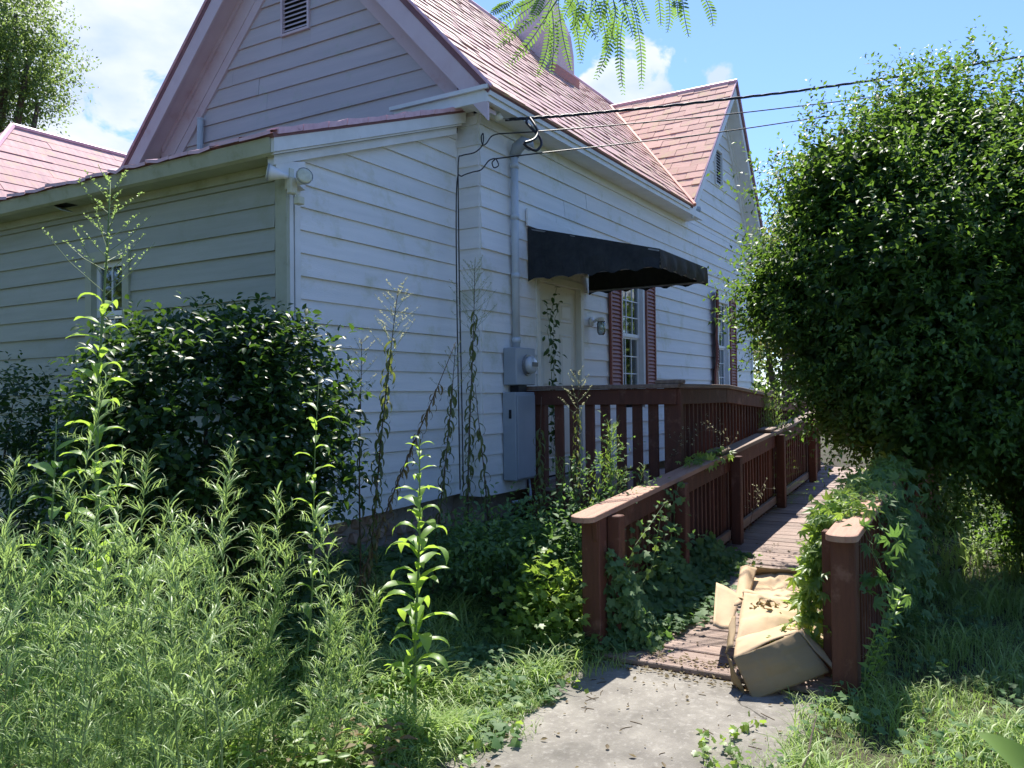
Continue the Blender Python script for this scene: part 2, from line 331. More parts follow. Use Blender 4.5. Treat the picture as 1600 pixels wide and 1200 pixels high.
# ---- leaf tools (numpy)
def tpl_ovate(wd=.27, fold=.10, curl=.12):
    v = np.array([[0, 0, 0], [-wd * .85, .33, fold], [0, .35, 0], [wd * .85, .33, fold], [-wd * .8, .66, fold * .7 - curl * .3], [0, .68, -curl * .35], [wd * .8, .66, fold * .7 - curl * .3], [0, 1, -curl]], float)
    f = [(0, 3, 2), (0, 2, 1), (1, 2, 5, 4), (2, 3, 6, 5), (4, 5, 7), (5, 6, 7)]
    return v, f
def tpl_small(wd=.26, fold=.1, curl=.12):
    v = np.array([[0, 0, 0], [-wd, .45, fold], [0, .5, -curl * .2], [wd, .45, fold], [0, 1, -curl]], float)
    return v, [(0, 3, 2), (0, 2, 1), (1, 2, 4), (2, 3, 4)]
def tpl_lance(segs=6, wd=.1, droop=1.0, fold=.03, up=.5, wav=.0):
    v = []; p = np.array([0., 0.]); ang = up
    for i in range(segs + 1):
        t = i / segs; ww = wd * (math.sin(PI * min(1, t * .93 + .07)) ** .8) + .002
        wz = wav * math.sin(t * 9)
        v += [[-ww, p[0], p[1] + fold * ww * 10 + wz], [0, p[0], p[1]], [ww, p[0], p[1] + fold * ww * 10 - wz]]
        p = p + np.array([math.cos(ang), math.sin(ang)]) / segs; ang -= droop / segs * 2 * (.4 + t)
    f = []
    for i in range(segs):
        k = i * 3; f += [(k, k + 1, k + 4, k + 3), (k + 1, k + 2, k + 5, k + 4)]
    return np.array(v, float), f
def tpl_strip(segs=2, wd=.03, droop=.6, up=.4):
    v = []; p = np.array([0., 0.]); ang = up
    for i in range(segs + 1):
        t = i / segs; ww = wd * (1 - t * .75) if t > 0 else wd * .7
        if i == segs: v += [[0, p[0], p[1]]]
        else: v += [[-ww, p[0], p[1]], [ww, p[0], p[1]]]
        p = p + np.array([math.cos(ang), math.sin(ang)]) / segs; ang -= droop / segs * 2
    f = []
    for i in range(segs):
        k = i * 2
        f.append((k, k + 1, k + 2) if i == segs - 1 else (k, k + 1, k + 3, k + 2))
    return np.array(v, float), f
def tpl_ivy():
    pts = [(0, .0), (.28, -.12), (.48, .1), (.36, .34), (.5, .55), (.2, .62), (0, 1.0), (-.2, .62), (-.5, .55), (-.36, .34), (-.48, .1), (-.28, -.12)]
    v = [[0, .3, 0]] + [[x, y, -.1 * (abs(x) * 2) ** 2 - .06 * y + .03] for x, y in pts]
    return np.array(v, float), [(0, 1 + (i + 1) % 12, 1 + i) for i in range(12)][::1]
def tpl_palm():
    V = []; Fc = []
    for a, L in ((-1.25, .62), (-.62, .9), (0, 1), (.62, .9), (1.25, .62)):
        v, f = tpl_small(.17, .05, .25); k = len(V)
        for x, y, z in v: V.append([(x * math.cos(a) + y * math.sin(a)) * L, (-x * math.sin(a) + y * math.cos(a)) * L, z * L])
        Fc += [tuple(k + i for i in q) for q in f]
    return np.array(V, float), Fc
OV, SM, IVY, PALM = tpl_ovate(), tpl_small(), tpl_ivy(), tpl_palm()
def nrm(a): return a / np.maximum(np.linalg.norm(a, axis=1, keepdims=True), 1e-9)
class LB:                          # many leaves -> one mesh, fast
    def __init__(s): s.v = []; s.f = []; s.n = 0; s.r = []; s.loops = []; s.tot = []
    def put(s, tpl, pos, ld, nd, sc, rnd=None):
        v, f = tpl; pos = np.asarray(pos, float); K = len(pos)
        if K == 0: return
        ld = nrm(np.asarray(ld, float)); nd = np.asarray(nd, float); sd = nrm(np.cross(ld, nd) + 1e-6); nd = np.cross(sd, ld)
        sc = np.broadcast_to(np.asarray(sc, float), (K,))
        P = pos[:, None, :] + sc[:, None, None] * (v[None, :, 0, None] * sd[:, None, :] + v[None, :, 1, None] * ld[:, None, :] + v[None, :, 2, None] * nd[:, None, :])
        nv = len(v); s.v.append(P.reshape(-1, 3))
        fl = np.array([i for q in f for i in q]); ft = np.array([len(q) for q in f])
        s.loops.append((fl[None, :] + (np.arange(K) * nv)[:, None] + s.n).reshape(-1)); s.tot.append(np.tile(ft, K)); s.n += nv * K
        if rnd is None: rnd = NR.rand(K)
        s.r.append(np.repeat(rnd, nv))
    def build(s, name, m, parent=None, kind=None, origin=None):
        V = np.concatenate(s.v); loops = np.concatenate(s.loops); tot = np.concatenate(s.tot); r = np.concatenate(s.r)
        c = Vector(origin) if origin is not None else Vector(V.mean(0)); V = V - np.array(c)
        me = bpy.data.meshes.new(name); me.vertices.add(len(V)); me.vertices.foreach_set('co', V.astype(np.float32).ravel())
        me.loops.add(len(loops)); me.loops.foreach_set('vertex_index', loops.astype(np.int32))
        me.polygons.add(len(tot)); st = np.concatenate([[0], np.cumsum(tot)[:-1]]); me.polygons.foreach_set('loop_start', st.astype(np.int32)); me.polygons.foreach_set('loop_total', tot.astype(np.int32))
        at = me.attributes.new('rnd', 'FLOAT', 'POINT'); at.data.foreach_set('value', r.astype(np.float32))
        me.update(calc_edges=True); me.materials.append(m)
        o = bpy.data.objects.new(name, me); COL.objects.link(o); o.parent = parent; o.location = c - wl(parent); W[o] = c
        if kind: o['kind'] = kind
        return o
def rdir(K, up=0.): 
    a = NR.randn(K, 3); a[:, 2] += up; return nrm(a)
def twig_leaves(lb, tw, P, D, L, nl, ls, tpl, droop=.25, upn=.7, spread=.9, rnd=None):
    """leaves set alternately along K twigs (base P, direction D, length L)"""
    K = len(P)
    for j in range(nl):
        t = (j + .6) / nl; ph = j * 2.4 + NR.rand(K) * 1.2
        a = nrm(np.cross(D, np.array([0, 0, 1.]) + NR.randn(K, 3) * .15)); b = np.cross(D, a)
        side = a * np.cos(ph)[:, None] + b * np.sin(ph)[:, None]
        ld = D * (.35 + t * .5) + side * spread; ld[:, 2] -= droop * NR.rand(K)
        p = P + D * (L * t)[:, None]; p[:, 2] -= L * .15 * t * t
        n = np.array([0, 0, 1.]) * upn + NR.randn(K, 3) * .35 + D * .25
        lb.put(tpl, p, ld, n, ls * (.7 + .5 * NR.rand(K)) * (1.05 - .35 * t), None if rnd is None else np.clip(rnd + NR.randn(K) * .15, 0, 1))
    if tw is not None:
        E_ = P + D * L[:, None]
        tw.put((np.array([[-.5, 0, 0], [.5, 0, 0], [.15, 1, 0], [-.15, 1, 0]], float), [(0, 1, 2, 3)]), P, D, rdir(K), L)
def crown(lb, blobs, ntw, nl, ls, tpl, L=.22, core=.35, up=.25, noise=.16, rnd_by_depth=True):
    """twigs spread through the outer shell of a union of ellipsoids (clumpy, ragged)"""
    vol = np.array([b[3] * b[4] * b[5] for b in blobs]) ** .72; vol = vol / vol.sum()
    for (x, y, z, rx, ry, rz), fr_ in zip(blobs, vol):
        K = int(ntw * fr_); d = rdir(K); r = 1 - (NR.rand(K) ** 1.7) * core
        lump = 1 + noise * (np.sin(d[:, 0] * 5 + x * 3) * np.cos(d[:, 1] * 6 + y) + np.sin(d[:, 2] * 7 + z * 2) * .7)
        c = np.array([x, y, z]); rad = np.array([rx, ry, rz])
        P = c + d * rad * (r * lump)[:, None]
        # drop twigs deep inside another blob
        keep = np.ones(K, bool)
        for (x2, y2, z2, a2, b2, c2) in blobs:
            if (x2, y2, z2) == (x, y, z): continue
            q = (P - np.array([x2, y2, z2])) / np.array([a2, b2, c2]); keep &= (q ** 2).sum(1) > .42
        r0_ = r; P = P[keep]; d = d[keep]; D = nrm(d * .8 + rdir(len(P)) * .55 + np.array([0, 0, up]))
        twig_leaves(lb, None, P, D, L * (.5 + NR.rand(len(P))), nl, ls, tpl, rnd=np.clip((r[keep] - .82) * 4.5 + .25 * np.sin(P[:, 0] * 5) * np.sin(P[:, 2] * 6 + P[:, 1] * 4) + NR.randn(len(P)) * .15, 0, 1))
def gz(x, y):
    """ground height"""
    t = np.clip((y - 2.5) / 1.7, 0, 1); t = t * t * (3 - 2 * t)
    return t * .34 + .015 * np.sin(x * 2.1 + y) * np.sin(y * 1.7) * np.clip((np.abs(y - 1.6) - .75) * 3, 0, 1)

# ------------------------------------------------------------------ the setting
def make_ground():
    xs = np.concatenate([[-400, -120, -40, -15], np.arange(-6, 22, .5), [26, 34, 50, 90, 200, 500]]); ys = np.concatenate([[-400, -120, -40, -20, -12], np.arange(-8, 16, .5), [20, 30, 50, 100, 250, 500]])
    V = [(x, y, float(gz(x, y)) - .012) for x in xs for y in ys]; n = len(ys)
    Fc = [(i * n + j, (i + 1) * n + j, (i + 1) * n + j + 1, i * n + j + 1) for i in range(len(xs) - 1) for j in range(n - 1)]
    o = add('ground', V, Fc, SOIL, smooth=True, origin=(0, 0, 0), recalc=False); o['kind'] = 'structure'
make_ground()
def make_path():
    rr = random.Random(3)
    for k, (x0, x1) in enumerate([(3.02, 4.715), (.3, 3.0), (-2.6, .28)]):
        L = []; Rr = []; n = 14
        for i in range(n + 1):
            x = x0 + (x1 - x0) * i / n; L.append((x, 2.29 + rr.uniform(-.012, .012))); Rr.append((x, .86 + rr.uniform(-.012, .012)))
        poly = Rr + L[::-1]; b = B(); m = len(poly)
        b.v = [Vector((x, y, -.09)) for x, y in poly] + [Vector((x, y, -.004)) for x, y in poly] + [Vector((x * 1 + (x0 + x1) / 2 * 0, y, .006)) for x, y in poly]
        b.v[2 * m:] = [Vector(((x - (x0 + x1) / 2) * .992 + (x0 + x1) / 2, (y - 1.575) * .985 + 1.575, .008)) for x, y in poly]
        b.f = [(i, (i + 1) % m, m + (i + 1) % m, m + i) for i in range(m)] + [(m + i, m + (i + 1) % m, 2 * m + (i + 1) % m, 2 * m + i) for i in range(m)] + [tuple(range(2 * m, 3 * m))]
        o = b.build('path', CONC); o['kind'] = 'structure'
make_path()

# ------------------------------------------------------------------ the house
H = empty('house', 'old white clapboard house with steep faded red metal roof and cross gable', 'house', (8, 5, .3))
X0, YR, YS, XL = 6.148, 4.0, 4.244, 4.082
fR, fS, fL, fG = Fr('Y', YR), Fr('Y', YS), Fr('X', XL), Fr('X', X0)
E_R, E_S = .184, .1615
# backing walls
def back(fr, poly, name='wall'): return prism(fr, poly, -.2, -.12, name, DARK, H)
wR = back(fR, [(6.20, .8), (15.0, .8), (15.0, 4.1), (13.5, 6.35), (11.6, 4.2), (6.20, 4.2)]); wR['label'] = 'front wall with the entrance door'
wS = back(fS, [(4.15, .76), (6.3, .76), (6.3, 4.18), (4.15, 3.38)]); wS['label'] = 'end wall of the low side wing'
wL = back(fL, rect(4.32, 13.2, .6, 3.3)); wL['label'] = 'shaded green tinged wall under the low eave'
wG = back(fG, [(4.1, 3.9), (8.35, 3.9), (8.35, 4.35), (6.22, 6.8), (4.1, 4.2)]); wG['label'] = 'gable wall above the low wing roof'
CA, CZ = 13.435, 6.75
# front wall boards
door = (7.12, 8.17, .6, 2.87); w1 = (8.84, 10.24, 1.50, 3.12); w2 = (12.98, 13.66, 1.50, 3.22)
w1h = (9.16, 9.93, 1.50, 3.14)
siding(fR, [(X0 - .004, .77), (15.05, .77), (15.05, 4.185), (X0 - .004, 4.185)], [door, w1h, w2], E_R, .765, PAINT, wR, seed=4, blen=2.5)
siding(fR, [(11.26, 4.19), (15.12, 4.19), (CA, CZ - .2)], [(13.03, 13.42, 5.02, 5.62)], E_R, .765 + E_R * 18, PAINT, wR, seed=5)
siding(fG, [(4.0, .77), (4.225, .77), (4.225, 4.17), (4.0, 4.17)], [], E_R, .765, PAINT, wR, seed=6)          # short return at the corner
tS = lambda x: 3.395 + .364 * (x - 3.832)
siding(fS, [(4.185, .73), (6.12, .79), (6.12, tS(6.12) - .19), (4.185, tS(4.185) - .19)], [], E_S, .735, PAINT, wS, seed=8, blen=1.9)
winL = (5.95, 6.53, 1.85, 2.87)
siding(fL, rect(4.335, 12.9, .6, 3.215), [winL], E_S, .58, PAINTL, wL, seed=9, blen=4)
GC, GZ, GM = 6.22, 7.03, 1.10        # main gable centre, apex height, slope
def rk(a, d=0): return GZ - d - GM * abs(a - GC)
siding(fG, [(4.1, rk(4.1, .42)), (4.5, 4.18), (8.0, 4.18), (8.3, rk(8.3, .42)), (GC, GZ - .42)][1:] if False else [(4.02, 4.15), (8.42, 4.15), (GC, GZ - .46)], [(6.02, 6.42, 5.41, 6.02)], .182, 3.97, PAINTG, wG, seed=10)
# roofs --------------------------------------------------------------
EO = .27                              # overhang
eY, eZ = 3.70, GZ - GM * (GC - 3.70) # right eave
sl_ = Vector((0, 1, GM)).normalized(); slen = (GC - eY) * math.sqrt(1 + GM * GM)
rbase = B()
def roofslab(b, pts, t=.05):
    n = (Vector(pts[1]) - Vector(pts[0])).cross(Vector(pts[2]) - Vector(pts[0])).normalized()
    if n.z < 0: n = -n
    k = len(b.v); L = len(pts); b.v += [Vector(p) for p in pts] + [Vector(p) - n * t for p in pts]
    b.f += [tuple(k + i for i in range(L)), tuple(k + L + i for i in range(L))[::-1]] + [(k + i, k + (i + 1) % L, k + L + (i + 1) % L, k + L + i) for i in range(L)]
roofslab(rbase, [(5.88, eY, eZ), (11.08, eY, eZ), (13.435, eY + (6.75 - eZ) / GM, 6.75), (15.1, eY + (6.75 - eZ) / GM, 6.75), (15.3, GC, GZ), (5.88, GC, GZ)])
roofslab(rbase, [(5.88, GC, GZ), (15.3, GC, GZ), (15.3, 8.82, GZ - 1.06 * 2.60), (5.88, 8.82, GZ - 1.06 * 2.60)])
rM = rbase.build('roof', ROOFU, H); rM['label'] = 'main roof of the house'
CA, CZ = 13.435, 6.75                # cross gable ridge
cml, cmr = (CZ - 4.27) / (CA - 11.12), (CZ - 4.19) / (15.24 - CA)
jY = eY + (CZ - eZ) / GM             # where the cross ridge meets the main slope
vx = 11.12
reg = [(5.88, 0), (vx - .02, 0), (CA - .03, (jY - eY) * math.sqrt(1 + GM * GM)), (CA - .03, slen), (5.88, slen)]
shingles((0, eY, eZ), (1, 0, 0), sl_, reg, .158, .27, ROOF, rM, 21, thick=.010, tilt=.009, prefer=lambda u, s: u + s * .6, limit=150)
cb = B(); Yf = 3.72
roofslab(cb, [(vx, Yf, 4.27), (CA, Yf, CZ), (CA, jY + .02, CZ), (vx + .05, Yf + .05, 4.3)], .04)
roofslab(cb, [(15.24, Yf, 4.19), (15.24, jY, 4.19), (CA, jY, CZ), (CA, Yf, CZ)], .04)
rC = cb.build('roof', ROOFU, H); rC['label'] = 'roof of the cross gable'
q = math.sqrt(1 + cml * cml); ls_ = (CA - vx) * q
shingles((vx, Yf, 4.27), (0, 1, 0), (1 / q, 0, cml / q), [(0, 0), (.04, 0), (jY - Yf, ls_), (0, ls_)], .172, .29, ROOFC, rC, 22, limit=140, thick=.007, tilt=.006, jit=.004)
# ridge caps, valley flashing
b = B(); b.tube([(5.86, GC, GZ + .02), (15.3, GC, GZ + .02)], .035, 6); b.build('ridge_cap', EDGE, rM)
b = B(); b.tube([(CA, Yf - .01, CZ + .015), (CA, jY + .05, CZ + .015)], .028, 6); b.build('ridge_cap', EDGE, rC)
b = B()
for d in (-1, 1):
    pass
v0, v1 = Vector((vx - .02, eY - .02, eZ + .015)), Vector((CA, jY, CZ + .02))
b.tube([v0, v1], .03, 5); b.build('valley_flashing', FLASH, rC)
b = B(); b.tube([(5.875, eY - .01, eZ + .01), (5.875, GC, GZ + .015), (5.875, 8.82, GZ - 1.06 * 2.60 + .01)], .016, 5); b.build('edge_trim', EDGE, rM)
b = B(); b.tube([(vx, Yf - .005, 4.27), (CA, Yf - .005, CZ + .01), (15.25, Yf - .005, 4.19)], .014, 5); b.build('edge_trim', EDGE, rC)
# rake boards, soffits and friezes of the main gable
def band(fr, c, za, ml, mr, al, ar, d0, d1, n0, n1, nm, m):
    # strip below the roof line between vertical depths d0 and d1, left and right half
    for side in (0, 1):
        if side == 0: poly = [(al, za - d1 - ml * (c - al)), (c, za - d1), (c, za - d0), (al, za - d0 - ml * (c - al))]
        else: poly = [(c, za - d1), (ar, za - d1 - mr * (ar - c)), (ar, za - d0 - mr * (ar - c)), (c, za - d0)]
        prism(fr, poly, n0, n1, nm, m, H)
GL = 1.06
band(fG, GC, GZ, GM, GL, 3.74, 8.78, .05, .31, .235, .262, 'rake_board', TRIMP)
band(fG, GC, GZ, GM, GL, 3.8, 8.72, .23, .262, .03, .235, 'rake_soffit', TRIMP)
band(fG, GC, GZ, GM, GL, 4.2, 8.35, .262, .55, .005, .045, 'frieze_board', TRIMP)
prism(fG, [(6.3, GZ - .555 - GL * .08), (6.3, GZ - .70 - GL * .08), (8.3, GZ - .70 - GL * 2.08), (8.3, GZ - .555 - GL * 2.08)], .005, .04, 'frieze_board', TRIMP, H)
band(fG, GC, GZ, GM, GL, 4.2, 8.3, .262, .32, .045, .07, 'moulding', TRIMP)
band(fR, CA, CZ, cml, cmr, 11.2, 15.2, .04, .24, .235, .262, 'rake_board', TRIM)
band(fR, CA, CZ, cml, cmr, 11.35, 15.15, .2, .225, .03, .235, 'rake_soffit', TRIM)
band(fR, CA, CZ, cml, cmr, 11.5, 15.05, .225, .40, .012, .045, 'frieze_board', TRIM)
band(fR, CA, CZ, cml, cmr, 11.5, 15.05, .225, .28, .045, .07, 'moulding', TRIM)
# cornice: fascia, soffit along the front, return at the gable
b = B(); b.box(5.885, 11.62, 3.735, 3.765, 4.155, eZ - .02 if False else 4.245); b.build('fascia', TRIM, H)
b = B(); b.box(5.887, 11.03, 3.715, 3.7345, 4.205, 4.262); b.build('moulding', TRIM, H)
b = B(); b.box(5.91, 11.60, 3.766, 3.99, 4.165, 4.185); b.build('soffit', TRIM, H)
b = B(); b.box(5.91, 6.12, 3.766, 4.72, 4.187, 4.205); b.build('soffit', TRIM, H)
b = B(); b.box(5.885, 5.91, 3.767, 4.75, 4.158, 4.255); b.box(5.855, 5.884, 3.72, 4.78, 4.256, 4.29); b.build('cornice_return', TRIM, H)
b = B(); b.quadbox([(5.87, 3.76, 4.291), (6.14, 3.76, 4.291), (6.14, 4.78, 4.291), (5.87, 4.78, 4.291), (5.87, 3.76, 4.30), (6.14, 3.76, 4.34), (6.14, 4.78, 4.34), (5.87, 4.78, 4.30)]); b.build('cornice_return', TRIMP, H)
b = B(); b.box(14.96, 15.24, 3.74, 4.1, 4.02, 4.14); b.build('cornice_return', TRIM, H)
b = B(); b.box(15.03, 15.10, 3.955, 4.06, .77, 4.15); b.build('corner_board', TRIM, H)
# low side wing roof (lean-to)
lb_ = B(); zt = lambda x: tS(x)
roofslab(lb_, [(3.83, 4.10, zt(3.83)), (3.83, 13.2, zt(3.83)), (X0 - .03, 13.2, zt(X0 - .03)), (X0 - .03, 4.10, zt(X0 - .03))], .03)
rS = lb_.build('roof', ROOFU, H); rS['label'] = 'low slope roof of the side wing'
# visible wavy edge pieces along the rake, then along the eave
x = 3.86; rr = random.Random(5)
while x < 6.08:
    wd = rr.uniform(.19, .25); xe = min(x + wd, 6.1); b = B(); t0, t1 = rr.uniform(.018, .03), rr.uniform(.014, .026)
    xm = (x + xe) / 2
    P0 = [(x + .004, 4.085, zt(x) - .012), (xm, 4.083, zt(xm) - .014), (xe - .002, 4.085, zt(xe) - .012)]
    b.v = [Vector(p) for p in P0] + [Vector((p[0], 4.08, p[2] + .02 + t)) for p, t in zip(P0, (t0, t0 * .7, t1))] + [Vector((p[0], 4.2, p[2] + .018 + t)) for p, t in zip(P0, (t0, t0, t1))]
    b.f = [(0, 1, 4, 3), (1, 2, 5, 4), (3, 4, 7, 6), (4, 5, 8, 7), (0, 3, 6), (2, 8, 5)]
    b.build('shingle', EDGE, rS); x = xe
y = 4.09
while y < 12.5:
    wd = rr.uniform(.2, .3); b = B(); d1, d2, d3 = [rr.uniform(-.012, .012) for _ in range(3)]; z = zt(3.82)
    b.v = [Vector(p) for p in [(3.80, y + .003, z - .012 + d1), (3.80, y + wd / 2, z - .02 + d2), (3.80, y + wd, z - .008 + d3), (3.80, y + .003, z + .012 + d1), (3.80, y + wd / 2, z + .006 + d2), (3.80, y + wd, z + .014 + d3), (3.95, y + .003, z + .065), (3.95, y + wd / 2, z + .06), (3.95, y + wd, z + .065)]]
    b.f = [(0, 1, 4, 3), (1, 2, 5, 4), (3, 4, 7, 6), (4, 5, 8, 7)]
    b.build('shingle', EDGE, rS); y += wd
# lean-to fascia (rake side): board, moulding, lower board
def slant(x0, x1, y0, y1, d0, d1, nm, m):
    b = B(); b.quadbox([(x0, y0, zt(x0) - d1), (x1, y0, zt(x1) - d1), (x1, y1, zt(x1) - d1), (x0, y1, zt(x0) - d1), (x0, y0, zt(x0) - d0), (x1, y0, zt(x1) - d0), (x1, y1, zt(x1) - d0), (x0, y1, zt(x0) - d0)]); b.build(nm, m, H)
slant(3.845, 6.10, 4.105, 4.135, .012, .125, 'rake_board', TRIM)
slant(3.86, 6.06, 4.125, 4.15, .127, .142, 'moulding', TRIM)
slant(3.90, 6.04, 4.165, 4.225, .144, .21, 'rake_board', TRIM)
slant(3.875, 6.10, 4.136, 4.24, .10, .12, 'rake_soffit', TRIM)
prism(fS, [(3.92, 3.20), (4.19, 3.10), (4.19, 3.30), (3.92, 3.235)], .022, .075, 'bracket_board', TRIM, H)
# eave side
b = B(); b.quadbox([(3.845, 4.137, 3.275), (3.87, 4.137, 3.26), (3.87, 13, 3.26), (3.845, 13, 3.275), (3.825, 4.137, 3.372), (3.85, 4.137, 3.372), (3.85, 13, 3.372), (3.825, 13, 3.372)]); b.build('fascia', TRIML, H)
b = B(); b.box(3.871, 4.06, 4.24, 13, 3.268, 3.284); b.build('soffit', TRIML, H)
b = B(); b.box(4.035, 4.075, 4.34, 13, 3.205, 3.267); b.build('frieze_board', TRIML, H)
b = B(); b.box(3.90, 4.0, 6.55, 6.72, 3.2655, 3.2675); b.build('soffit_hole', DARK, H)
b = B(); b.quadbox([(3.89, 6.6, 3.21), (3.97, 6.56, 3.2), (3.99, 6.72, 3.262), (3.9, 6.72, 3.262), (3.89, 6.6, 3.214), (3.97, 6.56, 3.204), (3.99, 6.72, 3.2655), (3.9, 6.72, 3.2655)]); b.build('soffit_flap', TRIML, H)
# corner boards of the low wing
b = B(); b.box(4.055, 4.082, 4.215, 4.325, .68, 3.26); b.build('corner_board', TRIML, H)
b = B(); b.box(4.083, 4.118, 4.213, 4.24, .68, 3.22); b.build('corner_board', TRIM, H)
b = B(); b.box(4.132, 4.183, 4.213, 4.24, .70, 3.24); b.build('corner_board', TRIM, H)
b = B(); b.box(4.119, 4.131, 4.232, 4.24, .70, 3.24); b.build('corner_board', DARK, H)
b = B(); b.box(6.112, 6.146, 4.226, 4.25, .79, 4.03); b.build('corner_board', TRIM, H)
# rear wing with hipped roof, seen over the low roof
wb = B(); wy, wz, wx = 14.37, 6.30, 7.63
roofslab(wb, [(wx - 2.2, wy - 2.35, 4.0), (16, wy - 2.35, 4.0), (16, wy, wz), (wx, wy, wz)], .04)
roofslab(wb, [(wx - 2.2, wy + 2.35, 4.0), (wx - 2.2, wy - 2.35, 4.0), (wx, wy, wz)], .04)
roofslab(wb, [(16, wy + 2.35, 4.0), (wx - 2.2, wy + 2.35, 4.0), (wx, wy, wz), (16, wy, wz)], .04)
rW = wb.build('roof', ROOFU, H); rW['label'] = 'hipped roof of the rear wing'
sq = math.sqrt(2.35 ** 2 + 2.3 ** 2)
shingles((wx - 2.2, wy - 2.35, 4.0), (1, 0, 0), Vector((0, 2.35, 2.3)) / sq, [(0, 0), (8, 0), (8, sq), (2.2, sq)], .235, 2.6, ROOFW, rW, 31, thick=.008, tilt=.009, jit=.003)
shingles((wx - 2.2, wy + 2.35, 4.0), (0, -1, 0), Vector((2.2, 0, 2.3)) / math.hypot(2.2, 2.3), [(0, 0), (4.7, 0), (2.35, math.hypot(2.2, 2.3))], .235, 2.6, ROOFW, rW, 32, thick=.008, tilt=.009, jit=.003)
b = B(); b.tube([(wx, wy, wz + .03), (16, wy, wz + .03)], .045, 6); b.build('ridge_cap', EDGE, rW)
b = B(); b.tube([(wx - 2.2, wy - 2.35, 4.03), (wx, wy, wz + .03)], .05, 6); b.build('hip_cap', EDGE, rW)
b = B(); b.box(5.8, 15.5, 12.4, 16.3, .3, 4.0); b.build('rear_wing_wall', PAINTL, H)
# chimney: tapering painted brick stack astride the ridge
b = B()
c0 = [(10.62, 5.62), (11.34, 5.62), (11.34, 6.36), (10.62, 6.36)]
lv = [(6.2, 1.0), (6.85, .98), (7.15, .90), (7.68, .46), (7.80, .34)]
cx, cy = 10.98, 5.99
for z, s in lv: b.v += [Vector((cx + (x - cx) * s, cy + (y - cy) * s, z)) for x, y in c0]
for i in range(len(lv) - 1):
    for j in range(4): b.f.append((i * 4 + j, i * 4 + (j + 1) % 4, i * 4 + 4 + (j + 1) % 4, i * 4 + 4 + j))
b.f.append(tuple(range(len(b.v) - 4, len(b.v))))
ch = b.build('chimney', BRICKP, H)
b = B(); b.quadbox([(10.6, 5.60, 6.36), (11.46, 5.60, 6.36), (11.46, 5.619, 6.36), (10.6, 5.619, 6.36), (10.6, 5.60, 6.52), (11.46, 5.60, 6.52), (11.46, 5.619, 6.52), (10.6, 5.619, 6.52)]); b.build('flashing', FLASH, ch)
# gable vents
def vent(fr, a0, a1, z0, z1, fm):
    v = prism(fr, rect(a0, a1, z0, z1), -.02, -.005, 'gable_vent', DARK, H)
    for p in (rect(a0, a0 + .025, z0, z1), rect(a1 - .025, a1, z0, z1), rect(a0 + .026, a1 - .026, z0, z0 + .025), rect(a0 + .026, a1 - .026, z1 - .025, z1)):
        prism(fr, p, -.004, .04, 'frame', fm, v)
    z = z0 + .045
    while z < z1 - .04:
        b = B(); b.quadbox([fr(a0 + .026, z, .022), fr(a1 - .026, z, .022), fr(a1 - .026, z + .028, -.004), fr(a0 + .026, z + .028, -.004), fr(a0 + .026, z + .006, .022), fr(a1 - .026, z + .006, .022), fr(a1 - .026, z + .034, -.004), fr(a0 + .026, z + .034, -.004)])
        b.build('slat', fm, v); z += .047
vent(fG, 6.02, 6.42, 5.41, 6.02, TRIMP); vent(fR, 13.03, 13.42, 5.02, 5.62, TRIM)
# windows
def window(fr, a0, a1, z0, z1, zm, cols, rows, casing, m, curtain=None, label=None, side=.05):
    wn = prism(fr, rect(a0, a1, z0, z1), -.115, -.10, 'window', DARK, H)
    if label: wn['label'] = label
    c = casing
    for p in (rect(a0, a0 + c, z0, z1), rect(a1 - c, a1, z0, z1), rect(a0 + c + .001, a1 - c - .001, z1 - c, z1)): prism(fr, p, -.05, .036, 'casing', m, wn)
    prism(fr, rect(a0 - .03, a1 + .03, z0 - .045, z0 - .002), -.03, .075, 'sill', m, wn)
    i0, i1 = a0 + c + .002, a1 - c - .002; zt_ = z1 - c - .002
    for (s0, s1, n) in ((z0 + .002, zm, -.03), (zm - .02, zt_, -.012)):
        st = .042
        for p in (rect(i0, i0 + st, s0, s1), rect(i1 - st, i1, s0, s1), rect(i0 + st + .001, i1 - st - .001, s0, s0 + st), rect(i0 + st + .001, i1 - st - .001, s1 - st, s1)): prism(fr, p, n - .02, n, 'sash', WHITEM, wn)
        g0, g1, h0, h1 = i0 + st, i1 - st, s0 + st, s1 - st
        for ci in range(cols):
            for ri in range(rows):
                pa = g0 + (g1 - g0) * ci / cols; pb = g0 + (g1 - g0) * (ci + 1) / cols; qa = h0 + (h1 - h0) * ri / rows; qb = h0 + (h1 - h0) * (ri + 1) / rows
                prism(fr, rect(pa + .007, pb - .007, qa + .007, qb - .007), n - .016, n - .012, 'pane', GLASS, wn)
        for ci in range(1, cols): x = g0 + (g1 - g0) * ci / cols; prism(fr, rect(x - .006, x + .006, h0, h1), n - .018, n - .004, 'muntin', WHITEM, wn)
        for ri in range(1, rows): z = h0 + (h1 - h0) * ri / rows; prism(fr, rect(g0, g1, z - .006, z + .006), n - .0175, n - .0045, 'muntin', WHITEM, wn)
    if curtain:
        f0, f1 = curtain; x0_, x1_ = i0 + (i1 - i0) * f0, i0 + (i1 - i0) * f1; b = B(); k = 14
        for i in range(k + 1):
            x = x0_ + (x1_ - x0_) * i / k; n = -.075 + .012 * math.sin(i * 1.9); b.v += [fr(x, z0 + .02, n), fr(x, z1 - .05, n)]
        b.f = [(2 * i, 2 * i + 2, 2 * i + 3, 2 * i + 1) for i in range(k)]; b.build('curtain', CURT, wn)
    return wn
window(fR, 9.16, 9.93, 1.66, 3.13, 2.39, 3, 3, .065, TRIM, (.5, 1), 'front window beside the door')
